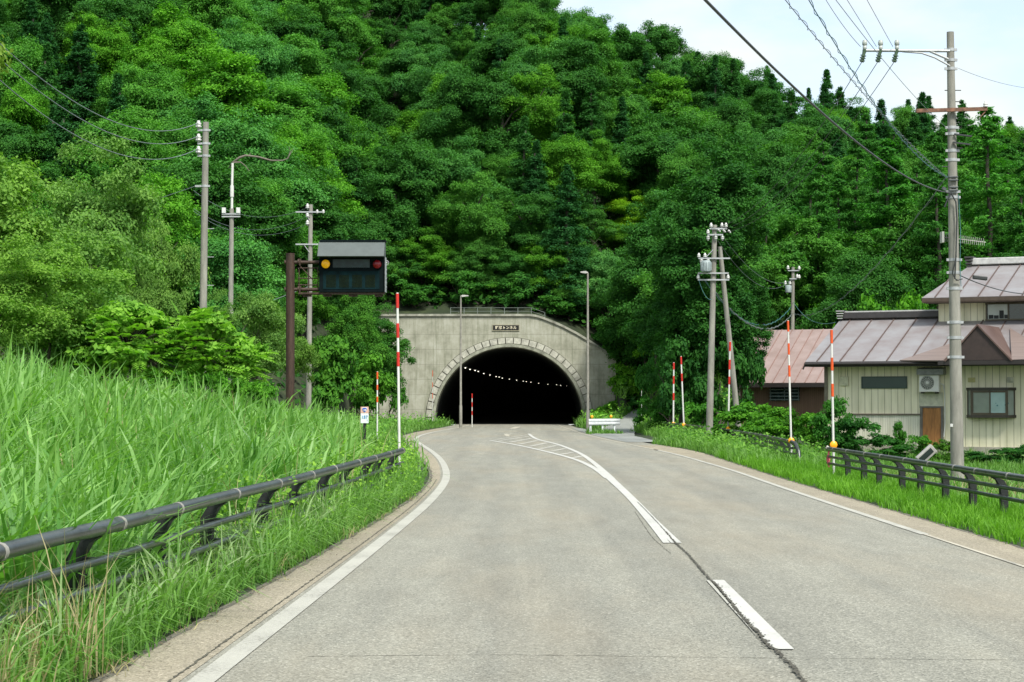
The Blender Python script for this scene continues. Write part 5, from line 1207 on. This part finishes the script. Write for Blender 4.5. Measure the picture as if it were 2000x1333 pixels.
BROWNW = siding('brown_ribbed_wall', (.17,.095,.062), (.09,.045,.03), .11, rib=.2)
def roofm(name, col, col2, stain=(.32,.27,.19)):
    m = mat(name, col, .42, .15, var=.1, scale=1.1, col2=col2, spec=.5); return m
ROOF = roofm('grey_brown_metal_roof', (.25,.245,.25), (.205,.175,.17))
ROOFB = roofm('brown_metal_roof', (.15,.10,.085), (.10,.06,.05))
ROOFP = roofm('pink_brown_metal_roof', (.31,.235,.215), (.255,.18,.155))
SEAM = mat('roof_seam', (.11,.075,.065), .6, .1); FASC = mat('dark_fascia', (.022,.018,.016), .6); RIDGE = mat('ridge_cap_dark', (.045,.04,.042), .45); RIDGEL = mat('ridge_cap_light', (.5,.5,.48), .5); SOFF = mat('soffit', (.07,.05,.035), .8)
house = empty('cream_house', hs.o, 'cream metal-clad farmhouse with a grey-brown seamed roof and plywood door', 'house', rz=-TH)
def slab(mb, q, th=.06):
    a = [Vector(p) for p in q]; n_ = (a[1]-a[0]).cross(a[2]-a[0]).normalized(); n_ = n_ if n_.z > 0 else -n_
    mb.extr([p-n_*th for p in a], n_*th)
UE = 26.0
zE = hs.at(1700, 706, -.9)[1]; uT = hs.at(1572, 706, -.9)[0]; uRi, zR = hs.at(1642, 624, 4.0)
zE2 = zE
uT = min(uT, uRi)+.0
print('house', 'eave', zE, 'uT', uT, 'ridge', uRi, zR)
wt = zE+.12
mb = MB(); mb.box((UE/2, 4.0, (wt+.15)/2-.0), (UE, 8.0, wt-.15+.3)); wl = mb.build('wall', CREAM, house)
# lower wall band, paler finer siding
u0, zt_ = hs.at(1655, 811, -.02); u1, _ = hs.at(1797, 811, -.02); zb2 = .12
mb = MB(); mb.box(((u0+u1)/2, -.012, (zt_+zb2)/2), (u1-u0, .024, zt_-zb2)); mb.build('lower_siding', CREAM2, house)
mb = MB(); mb.box(((u0+u1)/2, -.04, zt_+.03), (u1-u0+.06, .08, .05)); mb.build('wall_trim', mat('trim_brown', (.13,.11,.08), .6), house)
mb = MB(); mb.box((.02, -.02, wt/2), (.12, .1, wt)); mb.build('corner_trim', mat('corner_trim', (.16,.14,.1), .6), house)
mb = MB(); mb.box((UE/2, 4.0, -.3), (UE+.08, 8.1, .8)); mb.build('foundation', mat('foundation_concrete', (.38,.36,.29), .9, var=.15, scale=3), house)
# main roof
V0, VR = -.9, 4.0; VB = 2*VR-V0
mb = MB(); slab(mb, [(uT, V0, zE), (UE, V0, zE), (UE, VR, zR), (uRi, VR, zR)]); slab(mb, [(uT, VB, zE), (uRi, VR, zR), (UE, VR, zR), (UE, VB, zE)]); rf = mb.build('roof', ROOF, house)
mb = MB(); nse = 0; u = uT+.45; sl = (zR-zE)/(VR-V0)
while u < UE:
    mb.extr([(u-.018, V0, zE), (u+.018, V0, zE), (u+.018, V0, zE+.04), (u-.018, V0, zE+.04)], (0, VR-V0, zR-zE)); u += .86
mb.build('seam', SEAM, rf)
mb = MB(); mb.box(((uT+UE)/2, V0+.03, zE-.11), (UE-uT, .06, .15)); mb.box(((uT+UE)/2, -.45, zE-.16), (UE-uT-.1, .9, .04)); mb.build('fascia', FASC, rf)
mb = MB(); mb.tube([(uT, V0-.05, zE-.09), (UE, V0-.05, zE-.09)], .05, 8); mb.tube([(uT+.02, V0-.05, zE-.1), (uT-.06, V0-.05, zE-.28)], .03, 6); mb.build('gutter', FASC, rf)
u2, _ = hs.at(1833, 600, 3.5)
mb = MB(); mb.box(((uRi+.15+u2)/2, VR, zR+.13), (u2-uRi-.15, .5, .24), bev=.02); rg = mb.build('ridge_cap', RIDGE, rf)
mb = MB(); mb.box(((uRi+.15+u2)/2, VR, zR+.275), (u2-uRi-.1, .34, .05)); mb.build('ridge_top', RIDGEL, rg)
mb = MB()
for k in range(4): mb.box((uRi+.05, VR, zR+.02+k*.095), (.2+.04*k, .6, .055), bev=.012)
mb.build('ridge_end', RIDGE, rg)
mb = MB(); 
for k in range(4): mb.box((uRi+.05, VR-.305, zR+.02+k*.095), (.2+.04*k, .02, .03))
mb.build('ridge_end_face', RIDGEL, rg)
# upper storey
V2 = 3.5; z2b = zE; zE3 = hs.at(1900, 580, V2-.9)[1]; uT3 = hs.at(1800, 578, V2-.9)[0]; uR3, zR3 = hs.at(1895, 519, V2+3.6)
mb = MB(); mb.box(((u2+UE)/2, V2+3.6, (z2b+zE3+.1)/2), (UE-u2, 7.2, zE3+.1-z2b)); up_ = mb.build('upper_wall', CREAM, house)
mb = MB(); slab(mb, [(uT3, V2-.9, zE3), (UE, V2-.9, zE3), (UE, V2+3.6, zR3), (uR3, V2+3.6, zR3)]); slab(mb, [(uT3, V2+8.1, zE3), (uR3, V2+3.6, zR3), (UE, V2+3.6, zR3), (UE, V2+8.1, zE3)]); rf2 = mb.build('upper_roof', ROOF, house)
mb = MB(); u = uT3+.5
while u < UE: mb.extr([(u-.018, V2-.9, zE3), (u+.018, V2-.9, zE3), (u+.018, V2-.9, zE3+.04), (u-.018, V2-.9, zE3+.04)], (0, 4.5, zR3-zE3)); u += .8
mb.build('seam', SEAM, rf2)
mb = MB(); mb.box(((uT3+UE)/2, V2-.87, zE3-.1), (UE-uT3, .06, .16)); mb.box(((uT3+UE)/2, V2-.45, zE3-.17), (UE-uT3-.05, .9, .04)); mb.build('fascia', SOFF, rf2)
mb = MB(); mb.box(((uR3+UE)/2, V2+3.6, zR3+.14), (UE-uR3-.1, .45, .26), bev=.03); rg2 = mb.build('ridge_cap', RIDGEL, rf2)
mb = MB()
for k in range(4): mb.box((uR3, V2+3.6, zR3-.06+k*.12), (.2+.05*k, .6, .07), bev=.012)
mb.build('ridge_end', RIDGE, rg2)
mb = MB(); mb.box(((u2+UE)/2, V2-.03, hs.at(1900, 632, V2)[1]+.02), (UE-u2, .06, .07)); mb.build('flashing', mat('flashing_cream', (.5,.5,.4), .6), up_)
# upper window
FR = mat('bronze_window_frame', (.085,.07,.045), .45, .3); 
def glassm(name, col, rough=.08):
    m = mat(name, col, rough, 0, var=.08, scale=2, spec=.8); return m
GD = glassm('dark_glass', (.012,.03,.028)); GW = glassm('curtained_glass', (.42,.46,.42), .2); GA = glassm('aqua_curtain_glass', (.30,.44,.42), .2)
ua, za = hs.at(1927, 594, V2); ub, zb_ = hs.at(2025, 624, V2); um, _ = hs.at(1970, 600, V2)
mb = MB(); mb.box(((ua+ub)/2, V2-.02, (za+zb_)/2), (ub-ua, .04, za-zb_)); wn_ = mb.build('upper_window', GD, house)
mb = MB(); mb.box(((ua+um)/2+.03, V2-.045, (za+zb_)/2), (um-ua-.06, .012, za-zb_-.06)); mb.build('pale_pane', GW, wn_)
mb = MB(); z4 = zb_+.05
for (a0, w_, h_) in ((.10, .17, .14), (.31, .17, .12), (.52, .16, .30), (.72, .16, .14)): mb.box((ua+(um-ua)*a0/.88+.08, V2-.062, z4+h_/2), (w_, .02, h_), bev=.005)
mb.build('shelf_items', mat('shelf_items_dark', (.01,.012,.012), .6), wn_)
mb = MB()
for z in (za, zb_): mb.box(((ua+ub)/2, V2-.06, z), (ub-ua+.08, .06, .06))
for u in (ua, um, ub): mb.box((u, V2-.065, (za+zb_)/2), (.05, .05, za-zb_-.06))
mb.build('frame', FR, wn_)
# long dark vent window
ua, za = hs.at(1685, 738, 0); ub, zb_ = hs.at(1770, 757, 0)
mb = MB(); mb.box(((ua+ub)/2, -.02, (za+zb_)/2), (ub-ua, .04, za-zb_)); vw = mb.build('slot_window', glassm('green_black_glass', (.006,.035,.03), .3), house)
mb = MB()
for z in (za+.02, zb_-.02): mb.box(((ua+ub)/2, -.03, z), (ub-ua+.08, .06, .04))
for u in (ua-.02, ub+.02): mb.box((u, -.031, (za+zb_)/2), (.04, .06, za-zb_))
mb.build('frame', mat('frame_dark_green', (.03,.06,.045), .5), vw)
# small meter box
ua, za = hs.at(1641, 736, 0); ub, zb_ = hs.at(1658, 754, 0); mb = MB(); mb.box(((ua+ub)/2, -.05, (za+zb_)/2), (ub-ua, .1, za-zb_), bev=.012); mb.build('meter_box', mat('meter_cream', (.56,.55,.38), .6), house)
mb = MB(); mb.tube([(ua+.04, -.03, za), (ua+.04, -.03, wt)], .012, 6); mb.tube([(ub-.04, -.03, za), (ub-.04, -.03, wt)], .012, 6); mb.build('conduit', mat('conduit_cream', (.4,.39,.27), .6), house)
# air conditioner
ua, za = hs.at(1795, 733, -.35); ub, zb_ = hs.at(1834, 766, -.35)
ACW = mat('ac_white', (.66,.66,.60), .5, var=.04)
mb = MB(); mb.box(((ua+ub)/2, -.22, (za+zb_)/2), (ub-ua, .3, za-zb_), bev=.02); ac = mb.build('air_conditioner', ACW, house)
fc = hs.at(1811, 748, -.38); mb = MB(); mb.lathe((fc[0], -.385, fc[1]), [(.05, -.005), (.235, -.005), (.24, 0), (.24, .015)], 30, 'Y'); fg = mb.build('fan_grille', mat('fan_dark', (.12,.13,.11), .6), ac)
mb = MB()
for k in range(18): a = k*math.pi/9; mb.tube([(fc[0]+.05*math.cos(a), -.395, fc[1]+.05*math.sin(a)), (fc[0]+.23*math.cos(a+.25), -.395, fc[1]+.23*math.sin(a+.25))], .005, 4, smooth=False)
for r_ in (.1, .16, .22): mb.tube([(fc[0]+r_*math.cos(a), -.396, fc[1]+r_*math.sin(a)) for a in np.linspace(0, 2*math.pi, 25)], .004, 4, caps=False)
mb.lathe((fc[0], -.397, fc[1]), [(0, -.008), (.055, -.006), (.06, .01)], 16, 'Y'); mb.build('fan_guard', ACW, fg)
mb = MB()
for u in (ua+.1, ub-.1): mb.box((u, -.22, zb_-.03), (.05, .42, .05))
mb.split('ac_bracket', FASC, ac)
mb = MB(); mb.tube([(ub+.01, -.15, za-.3), (ub+.12, -.12, za-.36), (ub+.14, -.05, zb_-.1), (ub+.14, -.05, .9), (ub+.1, -.05, .45)], .022, 6); mb.build('refrigerant_pipe', ACW, ac)
ca, cz1 = hs.at(1790, 718, -.5); cb, cz2 = hs.at(1842, 732, -.5)
mb = MB(); mb.extr([(ca, 0, cz1), (ca, -.5, cz1-.06), (ca, -.5, cz2-.0), (ca, 0, cz2)], (cb-ca, 0, 0)); mb.build('ac_canopy', mat('canopy_grey', (.24,.25,.23), .7, var=.2), house)
# plywood door
ua, za = hs.at(1801, 797, 0); ub, zb_ = hs.at(1840, 870, 0)
mb = MB(); mb.box(((ua+ub)/2, -.015, (za+.12)/2), (ub-ua-.06, .03, za-.12)); dr = mb.build('plywood_door', mat('orange_plywood', (.36,.16,.045), .7, var=.22, scale=3, stretch=(4,4,.6)), house)
mb = MB()
for u in (ua-.02, ub+.02): mb.box((u, -.03, (za+.12)/2), (.09, .06, za-.12))
mb.box(((ua+ub)/2, -.03, za+.03), (ub-ua+.13, .06, .06)); mb.build('door_frame', mat('door_frame_grey', (.13,.12,.1), .6), dr)
mb = MB(); ua_, zz = hs.at(1795, 770, 0); ub_, _ = hs.at(1842, 770, 0); mb.box(((ua_+ub_)/2, -.012, (zz+za)/2+.03), (ub_-ua_, .024, zz-za+.05)); mb.build('patch_panel', mat('patch_cream', (.5,.5,.37), .65), house)
# bay window
ua, za = hs.at(1894, 758, -.3); ub, zb_ = hs.at(1967, 816, -.3); uf0, uf1 = ua-.1, ub+.1
bw = MB(); pts0 = [(uf0-.1, 0), (ua, -.35), (ub, -.35), (ub+.2, 0)]
ua, _ = hs.at(1898, 758, -.35); ub, _ = hs.at(1966, 758, -.35); 
ring = lambda e: [(ua-.22-e, 0), (ua-e, -.35-e), (ub+e, -.35-e), (ub+.22+e, 0)]
mb = MB()
for z, h_ in ((za-.04, .1), (zb_+.04, .1)): mb.extr([(u, v, z-h_/2) for u, v in ring(.05)], (0, 0, h_))
bay = mb.build('bay_window', mat('bronze_dark', (.045,.04,.03), .5, .2), house)
mb = MB(); mb.box(((ua+ub)/2-.0, -.33, (za+zb_)/2), ((ub-ua), .02, za-zb_-.1)); mb.build('left_pane', glassm('grey_curtain_glass', (.20,.235,.2), .15), bay)
um = (ua+ub)/2+.03
mb = MB(); mb.box(((um+ub)/2, -.343, (za+zb_)/2), ((ub-um), .006, za-zb_-.1)); rpn = mb.build('right_pane', GA, bay)
mb = MB()
for (du, dz, s) in ((.25, -.1, .05), (.55, -.08, .07), (.62, -.02, .05), (.2, -.02, .03)):
    c0 = (um+du, -.348, (za+zb_)/2+dz); mb.lathe(c0, [(0, 0), (s*.6, 0)], 10, 'Y')
mb.build('pane_sticker', mat('sticker_blue', (.04,.16,.18), .5), rpn)
mb = MB()
for (p0, p1) in (((ua-.2, -.01), (ua-.01, -.33)), ((ub+.01, -.33), (ub+.2, -.01))): mb.poly([(*p0, zb_+.08), (*p1, zb_+.08), (*p1, za-.08), (*p0, za-.08)])
mb.split('side_pane', glassm('side_glass', (.25,.30,.26), .15), bay)
mb = MB()
for u in (ua, ub): mb.box((u, -.345, (za+zb_)/2), (.09, .06, za-zb_-.16))
mb.box((um, -.355, (za+zb_)/2), (.04, .04, za-zb_-.16))
for z in (za-.13, zb_+.13): mb.box(((ua+ub)/2, -.35, z), (ub-ua-.09, .05, .07))
for u in (ua-.21, ub+.21): mb.box((u, -.01, (za+zb_)/2), (.05, .05, za-zb_-.16))
mb.build('frame', FR, bay)
for (px0, px1, py0, py1, nm, c_) in ((1891, 1905, 738, 747, 'vent_cover', (.5,.46,.2)), (1967, 1980, 737, 748, 'vent_hood', (.52,.52,.4))):
    a0, z0 = hs.at(px0, py0, 0); a1, z1 = hs.at(px1, py1, 0); mb = MB(); mb.box(((a0+a1)/2, -.03, (z0+z1)/2), (a1-a0, .06, z0-z1), bev=.01)
    if nm == 'vent_hood': mb.lathe(((a0+a1)/2, -.06, (z0+z1)/2), [(0, -.04), (.06, -.03), (.07, 0)], 12, 'Y')
    mb.build(nm, mat(nm+'_m', c_, .6), house)
ua, za = hs.at(1738, 869, 0); mb = MB(); mb.box((ua+.18, -.06, .0), (.36, .05, .12)); mb.build('foundation_vent', FASC, house)
# gable over the entrance
ua, za = hs.at(1909, 633, -1.3); gl_, gz = hs.at(1848, 704, -1.3); gr_, _ = hs.at(1972, 704, -1.3); vtop = V0+(za-zE)/sl
mb = MB(); mb.extr([(gl_, -1.28, zE-.0), (gr_, -1.28, zE-.0), (ua, -1.28, za-.03)], (0, .05, 0)); gb = mb.build('gable_front', mat('dark_brown_gable', (.040,.026,.022), .6, var=.12), house)
mb = MB(); slab(mb, [(gl_-.06, -1.35, zE-.02), (ua, -1.35, za), (ua, vtop+.2, za+.02), (gl_-.06, V0+.1, zE+.02)], .05); slab(mb, [(ua, -1.35, za), (gr_+.1, -1.35, zE-.02), (gr_+.1, V0+.1, zE+.02), (ua, vtop+.2, za+.02)], .05); mb.build('gable_roof', ROOFB, gb)
# flanking skirts with brown sheet
s0 = hs.at(1757, 704, V0); s1 = hs.at(1862, 664, -.3); s2 = hs.at(1842, 704, -1.3)
mb = MB(); slab(mb, [(s0[0], V0, zE+.03), (s2[0], -1.3, zE+.0), (s1[0], V0+(s1[1]-zE)/sl, s1[1]+.05)], .04)
r1_ = hs.at(1950, 640, .2); r2_ = hs.at(1976, 705, -1.3); r3_ = hs.at(2060, 704, V0)
mb.poly([(r1_[0], V0+(r1_[1]-zE)/sl, r1_[1]+.06), (r2_[0], -1.3, zE), (r3_[0], V0, zE+.05), (r3_[0]-.2, V0+.5, zE+.25)])
mb.split('skirt_roof', mat('brown_lapped_sheet', (.215,.165,.145), .5, .1, var=.12, scale=2, stretch=(.3,.3,20)), house)
mb = MB(); mb.extr([(gl_-.3, -1.3, zE-.16), (gr_+3, -1.3, zE-.16), (gr_+3, -.85, zE-.16), (gl_-.3, -.85, zE-.16)], (0, 0, .15)); mb.build('gable_fascia', FASC, gb)

# barn
bs = Local(1500, 106, TH)
barn = empty('barn', bs.o, 'brown-walled barn with a pale pink metal roof left of the cream house', 'barn', rz=-TH)
zE_ = bs.at(1550, 748, -.8)[1]; ulft = bs.at(1415, 748, -.8)[0]; urgt = bs.at(1690, 748, -.8)[0]; uRl, zR_ = bs.at(1514, 645, 5.2)
mb = MB(); mb.box(((ulft+urgt)/2+.4, 3.9, zE_/2-.2), (urgt-ulft, 7.6, zE_+.7)); mb.build('wall', BROWNW, barn)
mb = MB(); slab(mb, [(ulft, -.8, zE_), (urgt+1, -.8, zE_), (urgt+1, 5.2, zR_), (ulft, 5.2, zR_)]); slab(mb, [(ulft, 11.2, zE_), (ulft, 5.2, zR_), (urgt+1, 5.2, zR_), (urgt+1, 11.2, zE_)]); rfb = mb.build('roof', ROOFP, barn)
mb = MB(); u = ulft+.3
while u < urgt+1: mb.extr([(u-.02, -.8, zE_), (u+.02, -.8, zE_), (u+.02, -.8, zE_+.04), (u-.02, -.8, zE_+.04)], (0, 6.0, zR_-zE_)); u += .62
mb.build('seam', mat('pink_seam', (.24,.15,.125), .6), rfb)
mb = MB(); mb.box(((ulft+urgt+1)/2, -.77, zE_-.12), (urgt+1-ulft, .06, .16)); mb.box(((ulft+urgt+1)/2, -.4, zE_-.22), (urgt+1-ulft, .8, .05)); mb.build('fascia', FASC, rfb)
ua, za = bs.at(1504, 757, 0); ub, zb_ = bs.at(1562, 783, 0)
mb = MB(); mb.box(((ua+ub)/2, -.03, (za+zb_)/2), (ub-ua, .06, za-zb_)); bwn = mb.build('window', GD, barn)
mb = MB()
for k in range(4): mb.box(((ua+ub)/2, -.11, zb_+.06+k*(za-zb_)/4), (ub-ua, .04, .07))
for u in (ua+.05, (ua+ub)/2, ub-.05): mb.box((u, -.075, (za+zb_)/2), (.04, .03, za-zb_))
mb.build('louvre', mat('louvre_grey', (.12,.15,.15), .5), bwn)

# tilted floodlight behind the near rail
fl0 = P(1800, 905, 43); flt = empty('floodlight', (fl0.x, 43, Hs(fl0.x, 43)), 'tilted grey rectangular floodlight on a short stake behind the near rail', 'floodlight')
c = P(1809, 888, 43); mb = MB(); dz = c.z-flt.location.z
def fb(mb, c0, d, **k): mb.box(c0, d, ry=R(-42), rx=R(10), **k)
mb = MB(); fb(mb, (c.x-fl0.x, 0, dz), (.46, .12, .22), bev=.015); hd = mb.build('housing', mat('flood_grey', (.36,.35,.32), .5), flt)
mb = MB(); fb(mb, (c.x-fl0.x-.01, -.065, dz-.01), (.36, .01, .12)); mb.build('lens', mat('flood_lens', (.03,.04,.04), .15), hd)
mb = MB(); mb.tube([(0, .02, -.2), (0, .02, dz-.1)], .025, 8); mb.build('stake', STEEL, flt)

# leaf litter on the shoulder (one countable-free stuff)
n_ = 900; y_ = rng.uniform(9, 60, n_); lf = rng.random(n_) < .6
x_ = np.where(lf, le_(y_)+np.abs(rng.normal(0, .10, n_)), re_(y_)-np.abs(rng.normal(0, .10, n_)))
V, Q = cards(np.stack([x_, y_, np.full(n_, .016)], 1), rng.normal(0, .12, (n_, 3))+np.array([0, 0, 1]), .028)
ll = link('leaf_litter', np_mesh('leaf_litter', V, Q, rng.uniform(0, 1, n_)), mat('litter_brown', (.12,.09,.05), .9, var=.4, scale=3)); tag(ll, 'scattered dry bits along the road edges', 'litter', kind='stuff')
m = mat('gravel_dark', (.15,.14,.11), .95, var=.4, scale=30, bump=.5)
mb = MB(); rows = []
for y in np.linspace(8, 60, 130): rows.append([(float(le_(y))-.02, y, .003), (float(le_(y))+.03+.05*random.random(), y, .0062)][::-1])
mb.grid(rows, False, False); rows = []
for y in np.linspace(18, 62, 130): rows.append([(float(re_(y))+.02, y, .003), (float(re_(y))-.02-.05*random.random(), y, .0062)])
mb.grid(rows, False, False); tag(mb.build('road_edge_dirt', m), kind='structure')
